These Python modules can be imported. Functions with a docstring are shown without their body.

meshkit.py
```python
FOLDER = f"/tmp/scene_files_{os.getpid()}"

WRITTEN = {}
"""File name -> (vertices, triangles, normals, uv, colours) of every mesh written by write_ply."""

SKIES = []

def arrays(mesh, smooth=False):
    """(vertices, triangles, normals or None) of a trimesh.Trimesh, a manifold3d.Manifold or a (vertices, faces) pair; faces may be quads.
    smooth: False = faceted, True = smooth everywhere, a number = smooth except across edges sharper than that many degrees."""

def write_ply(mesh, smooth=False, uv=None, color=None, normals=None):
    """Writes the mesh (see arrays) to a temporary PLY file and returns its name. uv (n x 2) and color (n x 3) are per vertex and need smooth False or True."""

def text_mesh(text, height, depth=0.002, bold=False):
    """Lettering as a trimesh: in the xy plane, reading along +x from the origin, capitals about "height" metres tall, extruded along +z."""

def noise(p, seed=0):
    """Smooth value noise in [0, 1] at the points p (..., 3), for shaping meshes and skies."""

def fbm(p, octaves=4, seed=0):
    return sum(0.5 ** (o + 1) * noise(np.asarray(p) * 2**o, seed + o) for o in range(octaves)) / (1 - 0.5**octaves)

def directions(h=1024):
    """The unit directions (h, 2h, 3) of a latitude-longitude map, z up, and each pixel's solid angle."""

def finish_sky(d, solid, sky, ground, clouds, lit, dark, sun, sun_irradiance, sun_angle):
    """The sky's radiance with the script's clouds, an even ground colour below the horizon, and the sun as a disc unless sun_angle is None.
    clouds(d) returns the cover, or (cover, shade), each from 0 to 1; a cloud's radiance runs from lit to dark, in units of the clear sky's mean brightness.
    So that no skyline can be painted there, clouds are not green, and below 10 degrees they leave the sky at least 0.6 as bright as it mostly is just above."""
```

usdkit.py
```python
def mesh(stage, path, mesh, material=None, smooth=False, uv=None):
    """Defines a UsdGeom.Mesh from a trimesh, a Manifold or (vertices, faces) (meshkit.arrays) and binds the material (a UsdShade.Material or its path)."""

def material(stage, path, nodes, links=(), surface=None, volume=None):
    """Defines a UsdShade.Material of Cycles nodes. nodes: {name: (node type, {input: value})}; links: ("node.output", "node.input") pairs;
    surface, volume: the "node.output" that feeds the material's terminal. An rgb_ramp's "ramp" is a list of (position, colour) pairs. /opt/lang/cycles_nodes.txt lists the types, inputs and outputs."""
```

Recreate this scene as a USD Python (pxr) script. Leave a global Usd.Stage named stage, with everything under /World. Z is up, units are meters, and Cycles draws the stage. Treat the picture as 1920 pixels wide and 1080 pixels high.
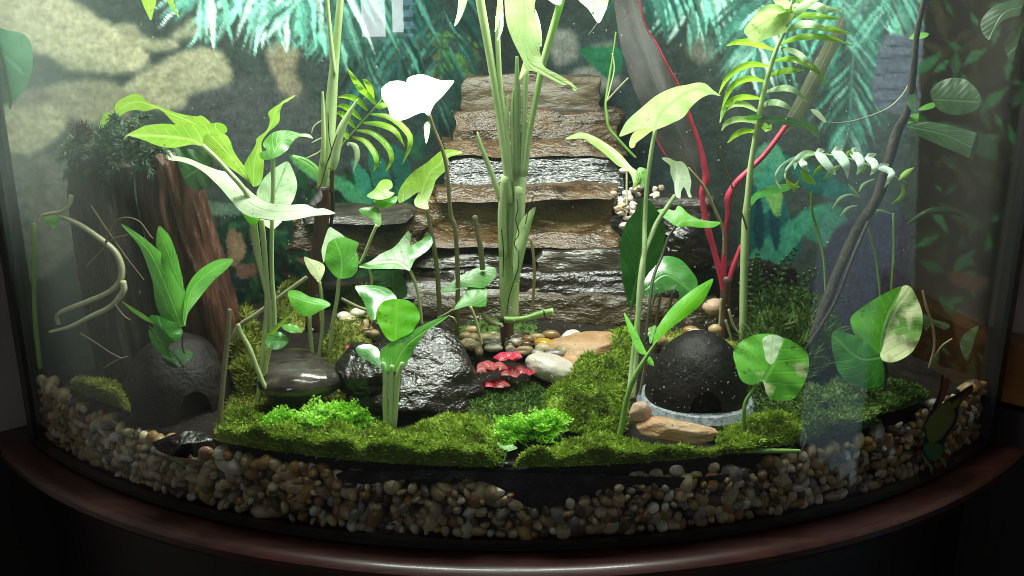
import math, numpy as np, trimesh, usdkit, meshkit
from pxr import Usd, UsdGeom, UsdLux, UsdShade, Gf, Sdf, Vt
from scipy.spatial import Delaunay
from shapely.geometry import Polygon, LineString, Point
import shapely
import manifold3d as m3
from PIL import Image, ImageDraw, ImageFilter

stage = Usd.Stage.CreateInMemory()
UsdGeom.SetStageUpAxis(stage, 'Z')
UsdGeom.Xform.Define(stage, '/World')
stage.SetDefaultPrim(stage.GetPrimAtPath('/World'))
A = np.array

# ------------------------------------------------------------------ camera, lamps, exposure
R = 0.63                                   # corner tank: quarter cylinder about the back corner (0,0)
CAM = A([0.0, -1.209, 0.359]); PITCH = math.radians(15.5); F = 1660.0
FWD = A([0, math.cos(PITCH), -math.sin(PITCH)]); UPV = A([0, math.sin(PITCH), math.cos(PITCH)]); RGT = A([1.0, 0, 0])
cam = UsdGeom.Camera.Define(stage, '/World/camera')
cam.AddTranslateOp().Set(tuple(CAM)); cam.AddRotateXOp().Set(90 - math.degrees(PITCH))
cam.CreateHorizontalApertureAttr(36.0); cam.CreateVerticalApertureAttr(20.25); cam.CreateFocalLengthAttr(36 * F / 1920)
cam.CreateClippingRangeAttr((0.02, 100.0))
cam.CreateExposureAttr(0.35)

def rect_light(name, loc, size, inten, col, tilt=(0, 0)):
    l = UsdLux.RectLight.Define(stage, '/World/' + name)
    l.CreateWidthAttr(size[0]); l.CreateHeightAttr(size[1]); l.CreateIntensityAttr(inten); l.CreateColorAttr(Gf.Vec3f(*col))
    l.CreateNormalizeAttr(False)
    l.AddTranslateOp().Set(loc); l.AddRotateXYZOp().Set((tilt[0], tilt[1], 0))
    return l
# the two bulbs of the tank's hood, above the frame
LAMP = 50.0
rect_light('hood_lamp', (-0.14, -0.43, 0.64), (0.22, 0.12), LAMP, (0.93, 1.0, 0.90))
rect_light('hood_lamp_001', (0.12, -0.43, 0.64), (0.22, 0.12), LAMP, (0.93, 1.0, 0.90))
dome = UsdLux.DomeLight.Define(stage, '/World/room_light')
dome.CreateIntensityAttr(0.007); dome.CreateColorAttr(Gf.Vec3f(0.95, 1.0, 0.95))

# ------------------------------------------------------------------ scene helpers
LOOKS = '/World/Looks'
UsdGeom.Scope.Define(stage, LOOKS)
used = {}
def numbered(parent, name):
    k = used.get((parent, name), 0); used[(parent, name)] = k + 1
    return f'{parent}/{name}' + (f'_{k:03d}' if k else '')
def tag(prim, label=None, cat=None, group=None, kind=None):
    for k, v in (('label', label), ('category', cat), ('group', group), ('kind', kind)):
        if v: prim.SetCustomDataByKey(k, v)
    return prim
def thing(name, label, cat, group=None, loc=(0, 0, 0), rotz=0):
    x = UsdGeom.Xform.Define(stage, numbered('/World', name))
    x.AddTranslateOp().Set(tuple(float(c) for c in loc))
    if rotz: x.AddRotateZOp().Set(rotz)
    return tag(x.GetPrim(), label, cat, group)
def obj(name, mesh, mat, parent=None, smooth=False, uv=None, col=None, label=None):
    p = str(parent.GetPath()) if parent is not None else '/World'
    m = usdkit.mesh(stage, numbered(p, name), mesh, mat, smooth=smooth, uv=uv)
    m.CreateDoubleSidedAttr(True)
    if col is not None:
        UsdGeom.PrimvarsAPI(m).CreatePrimvar('col', Sdf.ValueTypeNames.Color3fArray, 'vertex').Set(Vt.Vec3fArray.FromNumpy(np.asarray(col, np.float32)))
    if label: m.GetPrim().SetCustomDataByKey('label', label)
    return m.GetPrim()
def single(name, mesh, mat, label, cat, group=None, kind=None, **k):
    return tag(obj(name, mesh, mat, **k), label, cat, group, kind)

def pts(s):
    return A([[float(v) for v in p.split(',')] for p in s.split()])
def ray(px, py):
    return FWD + RGT * (px - 960) / F + UPV * (540 - py) / F
def at(px, py, Y):                          # the point of a depth plane
    d = ray(px, py); return CAM + d * ((Y - CAM[1]) / d[1])
def atz(px, py, Z):                         # the point of a level
    d = ray(px, py); return CAM + d * ((Z - CAM[2]) / d[2])
def mpp(P):
    return float(np.dot(P - CAM, FWD)) / F
def proj(P):
    q = np.atleast_2d(P) - CAM; z = q @ FWD
    return np.stack([960 + F * (q @ RGT) / z, 540 - F * (q @ UPV) / z], -1)
def unit(v):
    v = np.asarray(v, float); return v / np.linalg.norm(v)
def catmull(P, n, closed=False):
    P = np.asarray(P, float)
    if len(P) < 3 and not closed:
        t = np.linspace(0, 1, n)[:, None]; return P[0] * (1 - t) + P[-1] * t
    Q = np.vstack([P[-1], P, P[0], P[1]]) if closed else np.vstack([2 * P[0] - P[1], P, 2 * P[-1] - P[-2]])
    m = len(P) if closed else len(P) - 1
    T = np.linspace(0, m, n, endpoint=not closed); i = np.minimum(T.astype(int), m - 1); t = (T - i)[:, None]
    a, b, c, d = Q[i], Q[i + 1], Q[i + 2], Q[i + 3]
    return 0.5 * (2 * b + (c - a) * t + (2 * a - 5 * b + 4 * c - d) * t**2 + (3 * b - a - 3 * c + d) * t**3)

# ------------------------------------------------------------------ materials
def mat(name, nodes, links, surface='p.BSDF', volume=None):
    return usdkit.material(stage, f'{LOOKS}/{name}', nodes, links, surface=surface, volume=volume)
def plain(name, col, rough=0.5, **k):
    return mat(name, {'p': ('principled_bsdf', {'base_color': col, 'roughness': rough, **k})}, [])
def rocky(name, c0, c1, c2=None, scale=30, stretch=(1, 1, 1), rough=(0.2, 0.5), bump=0.5, bscale=120, dist=0.003, spec=0.5, coat=0.0):
    ramp = [(0.3, c0), (0.55, c1), (0.75, c2 or c1)]
    return mat(name, {'g': ('geometry', {}), 'mp': ('mapping', {'scale': stretch}),
        'n': ('noise_texture', {'scale': scale, 'detail': 6.0, 'roughness': 0.62}), 'r': ('rgb_ramp', {'ramp': ramp}),
        'n2': ('noise_texture', {'scale': bscale, 'detail': 5.0, 'roughness': 0.65}), 'b': ('bump', {'strength': bump, 'distance': dist}),
        'mr': ('map_range', {'from_min': 0.35, 'from_max': 0.65, 'to_min': rough[0], 'to_max': rough[1], 'clamp': True}),
        'p': ('principled_bsdf', {'specular_ior_level': spec, 'coat_weight': coat, 'coat_roughness': 0.08})},
        [('g.position', 'mp.vector'), ('mp.vector', 'n.vector'), ('n.fac', 'r.fac'), ('r.color', 'p.base_color'), ('mp.vector', 'n2.vector'), ('n2.fac', 'b.height'),
         ('b.normal', 'p.normal'), ('b.normal', 'p.coat_normal'), ('n.fac', 'mr.value'), ('mr.result', 'p.roughness')])
def leafmat(name, c0, c1, vein, nv=7.0, trans=0.3, rough=0.32, vary=None, vary_at=(0.52, 0.6), coat=0.15, bump=0.35, spec=0.45):
    """leaf: two greens by noise, side veins from the mesh's uv, an optional cream variegation, light coming through"""
    nodes = {'uv': ('uvmap', {}), 's': ('separate_xyz', {}), 'g': ('geometry', {}),
        'n': ('noise_texture', {'scale': 45.0, 'detail': 4.0}), 'r': ('rgb_ramp', {'ramp': [(0.35, c0), (0.68, c1)]}),
        'u1': ('math', {'math_type': 'subtract', 'value2': 0.5}), 'u2': ('math', {'math_type': 'absolute'}),
        'k': ('math', {'math_type': 'multiply_add', 'value2': -0.75}), 'sn': ('math', {'math_type': 'multiply', 'value2': nv * 6.2832}),
        'si': ('math', {'math_type': 'cosine'}), 'vr': ('map_range', {'from_min': 0.8, 'from_max': 1.0, 'to_min': 0.0, 'to_max': 0.26, 'clamp': True}),
        'mi': ('map_range', {'from_min': 0.012, 'from_max': 0.035, 'to_min': 0.6, 'to_max': 0.0, 'clamp': True}),
        'mx': ('math', {'math_type': 'maximum'}), 'c': ('mix_color', {'b': vein}),
        'b': ('bump', {'strength': bump, 'distance': 0.0012, 'invert': True}),
        'p': ('principled_bsdf', {'roughness': rough, 'coat_weight': coat, 'coat_roughness': 0.15, 'specular_ior_level': spec}),
        'sn2': ('noise_texture', {'scale': 210.0, 'detail': 2.0}), 'sm': ('map_range', {'from_min': 0.66, 'from_max': 0.74, 'to_min': 0.0, 'to_max': 0.55, 'clamp': True}), 'c2': ('mix_color', {'b': (0.07, 0.05, 0.015)}),
        't': ('translucent_bsdf', {}), 'tm': ('mix_color', {'blend_type': 'multiply', 'fac': 1.0, 'b': (1.5, 1.6, 0.9), 'use_clamp': False}), 'm': ('mix_closure', {'fac': trans})}
    links = [('uv.UV', 's.vector'), ('g.position', 'n.vector'), ('n.fac', 'r.fac'), ('s.x', 'u1.value1'), ('u1.value', 'u2.value1'), ('u2.value', 'k.value1'), ('s.y', 'k.value3'),
             ('k.value', 'sn.value1'), ('sn.value', 'si.value1'), ('si.value', 'vr.value'), ('u2.value', 'mi.value'), ('vr.result', 'mx.value1'), ('mi.result', 'mx.value2'),
             ('mx.value', 'c.fac'), ('mx.value', 'b.height'), ('b.normal', 'p.normal'), ('g.position', 'sn2.vector'), ('sn2.fac', 'sm.value'), ('sm.result', 'c2.fac'), ('c.result', 'c2.a'), ('c2.result', 'p.base_color'), ('c2.result', 'tm.a'), ('tm.result', 't.color'), ('p.BSDF', 'm.closure1'), ('t.BSDF', 'm.closure2')]
    if vary:
        nodes['vn'] = ('noise_texture', {'scale': 38.0, 'detail': 3.0, 'distortion': 0.6}); nodes['vm'] = ('map_range', {'from_min': vary_at[0], 'from_max': vary_at[1], 'to_min': 0.0, 'to_max': 1.0, 'clamp': True})
        nodes['vc'] = ('mix_color', {'b': vary}); links += [('g.position', 'vn.vector'), ('vn.fac', 'vm.value'), ('vm.result', 'vc.fac'), ('r.color', 'vc.a'), ('vc.result', 'c.a')]
    else:
        links.append(('r.color', 'c.a'))
    return mat(name, nodes, links, surface='m.closure')
def stemmat(name, c0, c1, rough=0.4, scale=60):
    return rocky(name, c0, c1, scale=scale, stretch=(1, 1, 0.25), rough=(rough, rough), bump=0.25, bscale=200, dist=0.001)

LIME = leafmat('leaf_lime', (0.20, 0.40, 0.03), (0.33, 0.55, 0.06), (0.48, 0.66, 0.18), trans=0.42)
PALE = leafmat('leaf_pale', (0.36, 0.52, 0.30), (0.55, 0.70, 0.45), (0.16, 0.36, 0.16), trans=0.3, rough=0.4)
WHITE = leafmat('leaf_whitish', (0.50, 0.62, 0.42), (0.66, 0.76, 0.55), (0.45, 0.62, 0.35), trans=0.3, rough=0.45)
GREEN = leafmat('leaf_green', (0.06, 0.27, 0.02), (0.12, 0.40, 0.035), (0.22, 0.50, 0.10), trans=0.3)
DEEP = leafmat('leaf_deep', (0.025, 0.15, 0.02), (0.06, 0.25, 0.035), (0.12, 0.33, 0.08), trans=0.25, rough=0.25, coat=0.35)
MID = leafmat('leaf_mid', (0.10, 0.30, 0.05), (0.17, 0.41, 0.08), (0.28, 0.5, 0.16), trans=0.32)
NEON = leafmat('leaf_neon', (0.11, 0.50, 0.006), (0.19, 0.64, 0.012), (0.26, 0.68, 0.04), trans=0.5, bump=0.15, nv=5)
VARIEG = leafmat('leaf_variegated', (0.06, 0.27, 0.025), (0.13, 0.42, 0.04), (0.18, 0.46, 0.08), trans=0.22, vary=(0.62, 0.70, 0.36), vary_at=(0.56, 0.64), nv=4)
CREAMY = leafmat('leaf_creamy', (0.10, 0.24, 0.05), (0.17, 0.33, 0.08), (0.30, 0.44, 0.18), trans=0.22, vary=(0.62, 0.66, 0.38), vary_at=(0.42, 0.56))
DULL = leafmat('leaf_dull', (0.03, 0.09, 0.03), (0.06, 0.15, 0.05), (0.10, 0.2, 0.08), trans=0.2)
BUTTER = leafmat('leaf_butter', (0.20, 0.31, 0.085), (0.34, 0.43, 0.16), (0.14, 0.30, 0.05), trans=0.35, rough=.5, coat=0, spec=.25)
SHADE = leafmat('leaf_shaded', (0.012, 0.045, 0.016), (0.03, 0.08, 0.03), (0.05, 0.11, 0.05), trans=0.15)  # darkened copy of the dull leaf, far corner shade put into its colour
SILVER = leafmat('leaf_silvery', (0.45, 0.62, 0.50), (0.62, 0.78, 0.66), (0.4, 0.6, 0.45), trans=0.25, nv=9)
MAROON = leafmat('leaf_maroon', (0.010, 0.0115, 0.010), (0.024, 0.023, 0.020), (0.028, 0.024, 0.022), nv=3, trans=0.02, rough=0.3, coat=0.0, bump=.1, spec=.06)
OLIVE = leafmat('leaf_olive', (0.10, 0.115, 0.075), (0.15, 0.16, 0.10), (0.2, 0.2, 0.14), nv=14, trans=0.15)
PINK = leafmat('leaf_pink', (0.36, 0.012, 0.04), (0.56, 0.045, 0.09), (0.62, 0.22, 0.22), nv=5, trans=0.25, rough=0.25, coat=0.0, spec=.25)
PINKDARK = leafmat('leaf_pink_dark', (0.22, 0.02, 0.03), (0.38, 0.09, 0.085), (0.48, 0.22, 0.19), nv=5, trans=0.2, rough=0.25, coat=0.0, spec=.25)
STEM = stemmat('stem_pale', (0.40, 0.50, 0.18), (0.55, 0.63, 0.30))
STALK = stemmat('stalk_green', (0.34, 0.50, 0.17), (0.52, 0.66, 0.32))
STALKD = stemmat('stalk_dark', (0.15, 0.26, 0.09), (0.25, 0.36, 0.15))
STEMG = stemmat('stem_green', (0.14, 0.30, 0.05), (0.24, 0.42, 0.10))
STEMB = stemmat('stem_brown', (0.17, 0.15, 0.08), (0.26, 0.22, 0.12))
STEMD = stemmat('stem_dark', (0.03, 0.035, 0.02), (0.06, 0.06, 0.03))
STEMR = stemmat('stem_red', (0.20, 0.012, 0.03), (0.50, 0.035, 0.085), rough=0.42, scale=90)
VINE = stemmat('vine_tan', (0.30, 0.30, 0.16), (0.46, 0.44, 0.28))
BROWN = stemmat('stem_base_brown', (0.045, 0.02, 0.018), (0.10, 0.045, 0.035), rough=0.35)
SEAM = plain('seam_dark', (0.02, 0.025, 0.01), 0.7)
TWIG = stemmat('twig', (0.085, 0.055, 0.033), (0.2, 0.14, 0.09), rough=0.7)

# ------------------------------------------------------------------ plant builders
def leaf_mesh(outline, mid, Y, n=(0, -0.6, 0.8), cup=0.12, bend=0.0, ripple=0.0, seed=0):
    """A leaf blade in its own tilted plane through the midrib's root, hollowed across the midrib; its outline keeps its shape."""
    o = catmull(outline, max(48, 5 * len(outline)), closed=True); poly = Polygon(o).buffer(0)
    if poly.geom_type != 'Polygon': poly = max(poly.geoms, key=lambda g: g.area)
    poly = shapely.segmentize(poly, max(2.0, math.sqrt(poly.area) / 12)); edge = A(poly.exterior.coords)[:-1]
    step = max(2.0, math.sqrt(poly.area) / 13)
    x0, y0, x1, y1 = poly.bounds
    gx, gy = np.meshgrid(np.arange(x0, x1, step), np.arange(y0, y1, step)); gx[::2] += step / 2
    g = np.stack([gx.ravel(), gy.ravel()], 1); ins = poly.buffer(-step * 0.45)
    g = g[shapely.contains_xy(ins, g[:, 0], g[:, 1])] if not ins.is_empty else g[:0]
    m = catmull(mid, 30)
    P = np.vstack([edge, g]); tri = Delaunay(P).simplices
    cen = P[tri].mean(1); tri = tri[shapely.contains_xy(poly.buffer(0.01), cen[:, 0], cen[:, 1])]
    seg = m[1:] - m[:-1]; L = np.linalg.norm(seg, axis=1); cum = np.r_[0, np.cumsum(L)]
    w = P[:, None] - m[:-1]; t = np.clip((w * seg).sum(-1) / (L**2 + 1e-9), 0, 1); q = m[:-1] + seg * t[..., None]
    dd = np.linalg.norm(P[:, None] - q, axis=-1); k = dd.argmin(1); r = np.arange(len(P))
    side = np.sign(seg[k, 0] * w[r, k, 1] - seg[k, 1] * w[r, k, 0]); d = dd[r, k]; v = (cum[k] + t[r, k] * L[k]) / cum[-1]
    wmax = max(np.percentile(d, 97), 1e-3); sd = side * d / wmax
    P0 = at(*m[0], Y); n = unit(n); rays = np.stack([ray(*p) for p in P])
    s = ((P0 - CAM) @ n) / (rays @ n)
    sc = mpp(P0); size = wmax * sc
    off = cup * size * (np.abs(sd)**1.6) + bend * cum[-1] * sc * (v**2) + ripple * size * np.sin(v * 17 + seed + side * 1.3) * np.abs(sd)
    V = CAM + rays * (s + off)[:, None]
    f = tri.copy(); a, b, c = V[f[:, 0]], V[f[:, 1]], V[f[:, 2]]
    flip = (np.cross(b - a, c - a) * (CAM - a)).sum(1) < 0; f[flip] = f[flip][:, ::-1]
    return (V, f), np.stack([0.5 + 0.5 * np.clip(sd, -1.3, 1.3), v], 1)
def leaf(parent, outline, mid, Y, m, n=(0, -0.6, 0.8), cup=0.12, bend=0.0, ripple=0.04, name='leaf', label=None):
    me, uv = leaf_mesh(pts(outline), pts(mid), Y, n, cup, bend, ripple, seed=len(outline))
    V, f = me
    rad = np.hypot(V[:, 0], V[:, 1]); k = np.minimum(1, (R - 0.007) / np.maximum(rad, 1e-6)); V[:, :2] *= k[:, None]     # stays inside the glass
    return obj(name, (V, f), m, parent, smooth=True, uv=uv, label=label)
def strap_mesh(spine, widths, roll=0.0, fold=0.25, n=14, hint=None):
    """A strap: 3D spine, half widths along it; its face turned to the hint direction, folded along the middle."""
    S = catmull(spine, n); W = np.interp(np.linspace(0, 1, n), np.linspace(0, 1, len(widths)), widths)
    T = np.gradient(S, axis=0); T /= np.linalg.norm(T, axis=1)[:, None]
    h = unit(CAM - S.mean(0)) if hint is None else unit(hint)
    X = np.cross(T, h); X /= np.linalg.norm(X, axis=1)[:, None] + 1e-9; N = np.cross(X, T)
    X, N = X * math.cos(roll) + N * math.sin(roll), N * math.cos(roll) - X * math.sin(roll)
    U = np.linspace(-1, 1, 5); V, uv = [], []
    for u in U:
        V.append(S + X * (u * W)[:, None] - N * (fold * abs(u)**1.5 * W)[:, None]); uv.append(np.stack([np.full(n, 0.5 + u / 2), np.linspace(0, 1, n)], 1))
    V = np.stack(V, 1).reshape(-1, 3); uv = np.stack(uv, 1).reshape(-1, 2)
    i = (np.arange(n - 1)[:, None] * 5 + np.arange(4)).ravel()
    return (V, np.stack([i, i + 1, i + 6, i + 5], 1)), uv
def strap(parent, path, Y, widths, m, name='leaflet', roll=0.0, fold=0.3, n=12, hint=None, label=None):
    """path in pixels, Y one depth or one per point"""
    p = pts(path); Ys = np.broadcast_to(Y, len(p)) if np.ndim(Y) == 0 else np.interp(np.linspace(0, 1, len(p)), np.linspace(0, 1, len(Y)), Y)
    S = A([at(x, y, d) for (x, y), d in zip(p, Ys)]); sc = mpp(S[0])
    me, uv = strap_mesh(S, A(widths, float) * sc, roll, fold, n, hint)
    return obj(name, me, m, parent, smooth=True, uv=uv, label=label)
def tube_mesh(S, rad, sides=8, n=None, bumpy=0.0, seed=0):
    n = n or max(6, 4 * len(S)); C = catmull(S, n); r = np.interp(np.linspace(0, 1, n), np.linspace(0, 1, len(rad)), rad)
    T = np.gradient(C, axis=0); T /= np.linalg.norm(T, axis=1)[:, None] + 1e-12
    X = np.cross(T[0], [0.3, 1, 0.2]); X = unit(X); V = []
    for i in range(n):
        X = unit(X - T[i] * np.dot(X, T[i])); Yv = np.cross(T[i], X); a = np.arange(sides) * 2 * math.pi / sides
        ring = np.cos(a)[:, None] * X + np.sin(a)[:, None] * Yv
        rr = r[i] * (1 + bumpy * (meshkit.fbm(C[i] * 60 + ring * 1.2, 3, seed) - 0.5) * 2) if bumpy else r[i]
        V.append(C[i] + ring * (rr[:, None] if bumpy else rr))
    V = np.vstack(V + [C[:1] - T[:1] * r[0] * 0.3, C[-1:] + T[-1:] * r[-1] * 0.3])
    f = []
    for i in range(n - 1):
        for j in range(sides):
            a, b = i * sides + j, i * sides + (j + 1) % sides; f += [(a, b, b + sides), (a, b + sides, a + sides)]
    for j in range(sides):
        f += [(len(V) - 2, (j + 1) % sides, j), (len(V) - 1, (n - 1) * sides + j, (n - 1) * sides + (j + 1) % sides)]
    return V, A(f)
def path3(path, Y):
    p = pts(path); Ys = np.full(len(p), Y) if np.ndim(Y) == 0 else np.interp(np.linspace(0, 1, len(p)), np.linspace(0, 1, len(Y)), Y)
    return A([at(x, y, d) for (x, y), d in zip(p, Ys)])
def stem(parent, path, Y, rad, m, name='stem', sides=8, bumpy=0.0, label=None):
    S = path3(path, Y); sc = mpp(S[len(S) // 2])
    return obj(name, tube_mesh(S, A(rad, float) * sc, sides, bumpy=bumpy, seed=len(path)), m, parent, smooth=True, label=label)

def ground(x, y):
    x, y = np.asarray(x, float), np.asarray(y, float); r = np.hypot(x, y)
    t = np.clip((R - r) / 0.3, 0, 1); t = t * t * (3 - 2 * t)
    p = np.stack([x * 14, y * 14, 0 * x], -1)
    return 0.056 + 0.034 * t + 0.012 * (meshkit.fbm(p, 4, 3) - 0.5)


# ------------------------------------------------------------------ room and stand
def sector(profile, a0, a1, n, close=True):
    """a profile of (radius, z) swept about the back corner; angle 0 faces the camera"""
    th = np.radians(np.linspace(a0, a1, n)); pr = A(profile, float); k = len(pr)
    V = np.stack([np.outer(np.sin(th), pr[:, 0]), -np.outer(np.cos(th), pr[:, 0]), np.tile(pr[:, 1], (n, 1))], -1).reshape(-1, 3)
    f = []
    for i in range(n - 1):
        for j in range(k if close else k - 1):
            a, b = i * k + j, i * k + (j + 1) % k; f.append((a, b, b + k, a + k))
    f = A(f); f = np.vstack([f[:, [0, 1, 2]], f[:, [0, 2, 3]]])
    if close:
        cap = A([(0, j, j + 1) for j in range(1, k - 1)]); f = np.vstack([f, cap, cap[:, ::-1] + (n - 1) * k])
    return V, f
def box(lo, hi):
    b = trimesh.creation.box(A(hi, float) - A(lo, float)); b.apply_translation((A(hi, float) + A(lo, float)) / 2); return b
def wall_box(s, off0, off1, along0, along1, z0, z1):
    """a box along the back wall on side s (-1 left, 1 right), off = how far behind the tank's back, along = from the corner"""
    t, nrm = A([s * math.sqrt(.5), -math.sqrt(.5), 0]), A([s * math.sqrt(.5), math.sqrt(.5), 0])
    c = [t * a + nrm * o + A([0, 0, z]) for z in (z0, z1) for a, o in ((along0, off0), (along1, off0), (along1, off1), (along0, off1))]
    return trimesh.convex.convex_hull(A(c))

WALL = mat('wall_paint', {'g': ('geometry', {}), 'n': ('noise_texture', {'scale': 60.0, 'detail': 3.0}), 'b': ('bump', {'strength': 0.1, 'distance': 0.002}), 'p': ('principled_bsdf', {'base_color': (0.50, 0.46, 0.42), 'roughness': 0.8})},
           [('g.position', 'n.vector'), ('n.fac', 'b.height'), ('b.normal', 'p.normal')])
def woodmat(name, c0, c1, stretch, rough, coat):
    return mat(name, {'g': ('geometry', {}), 'mp': ('mapping', {'scale': stretch}), 'n': ('noise_texture', {'scale': 1.0, 'detail': 6.0, 'roughness': 0.7, 'distortion': 0.4}),
        'r': ('rgb_ramp', {'ramp': [(0.3, c0), (0.7, c1)]}), 'b': ('bump', {'strength': 0.25, 'distance': 0.0006}), 'p': ('principled_bsdf', {'roughness': rough, 'coat_weight': coat, 'coat_roughness': 0.12})},
        [('g.position', 'mp.vector'), ('mp.vector', 'n.vector'), ('n.fac', 'r.fac'), ('r.color', 'p.base_color'), ('n.fac', 'b.height'), ('b.normal', 'p.normal')])
CHERRY = woodmat('cherry_wood', (0.018, 0.006, 0.005), (0.085, 0.022, 0.017), (9, 190, 190), 0.38, 0.3)
OAK = woodmat('orange_wood', (0.16, 0.06, 0.015), (0.32, 0.13, 0.03), (8, 8, 90), 0.4, 0.3)
DARKWOOD = woodmat('dark_stand_wood', (0.008, 0.006, 0.006), (0.018, 0.012, 0.012), (60, 60, 6), 0.5, 0.1)
tag(obj('wall_left', wall_box(-1, 0.05, 0.12, -0.05, 2.2, -0.75, 1.3), WALL), kind='structure')
tag(obj('wall_right', wall_box(1, 0.05, 0.12, 0.0, 0.98, -0.75, 1.3), WALL), kind='structure')
single('wall_rail', wall_box(1, 0.012, 0.045, 0.55, 0.98, 0.036, 0.094), OAK, 'orange stained wooden rail on the beige wall beside the tank', 'wall rail')
st = thing('tank_stand', 'dark wooden corner stand with a rounded cherry red top under the tank', 'stand')
obj('top_board', sector([(0.02, -0.001), (R + .022, -0.001), (R + .028, -.003), (R + .0315, -.006), (R + .0315, -.011), (R + .028, -.016), (0.02, -.017)], -49, 49, 120), CHERRY, st, smooth=30)
obj('cabinet', sector([(0.02, -0.0175), (R - .012, -0.0175), (R - .012, -.7), (0.02, -.7)], -46, 46, 80), DARKWOOD, st, smooth=30)
obj('back_panel', wall_box(-1, 0.006, 0.04, 0.05, 0.70, -0.7, -0.004), DARKWOOD, st)
obj('back_panel', wall_box(1, 0.006, 0.04, 0.05, 0.98, -0.7, 0.032), DARKWOOD, st)

# ------------------------------------------------------------------ the tank: bowed front pane, back panes with the printed backdrop, black corner strips
BLACK = plain('black_silicone', (0.012, 0.012, 0.012), 0.45)
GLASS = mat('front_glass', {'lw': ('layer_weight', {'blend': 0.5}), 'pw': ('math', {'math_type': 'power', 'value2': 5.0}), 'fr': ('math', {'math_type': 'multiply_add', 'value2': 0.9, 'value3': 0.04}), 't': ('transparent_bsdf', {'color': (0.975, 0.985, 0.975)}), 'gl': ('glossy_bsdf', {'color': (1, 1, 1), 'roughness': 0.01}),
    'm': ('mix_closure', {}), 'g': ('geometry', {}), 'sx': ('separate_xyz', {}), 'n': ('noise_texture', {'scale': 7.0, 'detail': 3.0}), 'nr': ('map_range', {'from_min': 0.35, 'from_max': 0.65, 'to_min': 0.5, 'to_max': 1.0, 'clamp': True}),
    'fx': ('map_range', {'range_type': 'smoothstep', 'from_min': -0.22, 'from_max': -0.40, 'to_min': 0.0032, 'to_max': 0.034, 'clamp': True}),  # condensation at the left end, thin painted haze over the rest
    'fz': ('map_range', {'range_type': 'smoothstep', 'from_min': 0.04, 'from_max': 0.34, 'to_min': 0.25, 'to_max': 1.45, 'clamp': True}),  # haze painted in, thicker toward the top like lamp glow
    'fr2': ('map_range', {'range_type': 'smoothstep', 'from_min': 0.34, 'from_max': 0.24, 'to_min': 0.0, 'to_max': 1.0, 'clamp': True}), 'f0': ('math', {'math_type': 'multiply'}), 'f1': ('math', {'math_type': 'multiply'}), 'f2': ('math', {'math_type': 'multiply'}),  # painted haze fades out at the right so that end stays dark
    'tr': ('translucent_bsdf', {'color': (0.74, 0.92, 0.86)}), 'fog_haze': ('mix_closure', {})},
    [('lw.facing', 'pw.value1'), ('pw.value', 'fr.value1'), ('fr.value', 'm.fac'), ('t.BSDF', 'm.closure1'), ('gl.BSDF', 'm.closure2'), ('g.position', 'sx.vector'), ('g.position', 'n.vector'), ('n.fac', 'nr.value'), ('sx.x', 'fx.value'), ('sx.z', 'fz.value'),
     ('sx.x', 'fr2.value'), ('fx.result', 'f0.value1'), ('fr2.result', 'f0.value2'), ('f0.value', 'f1.value1'), ('nr.result', 'f1.value2'), ('f1.value', 'f2.value1'), ('fz.result', 'f2.value2'), ('f2.value', 'fog_haze.fac'), ('m.closure', 'fog_haze.closure1'), ('tr.BSDF', 'fog_haze.closure2')], surface='fog_haze.closure')
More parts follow.
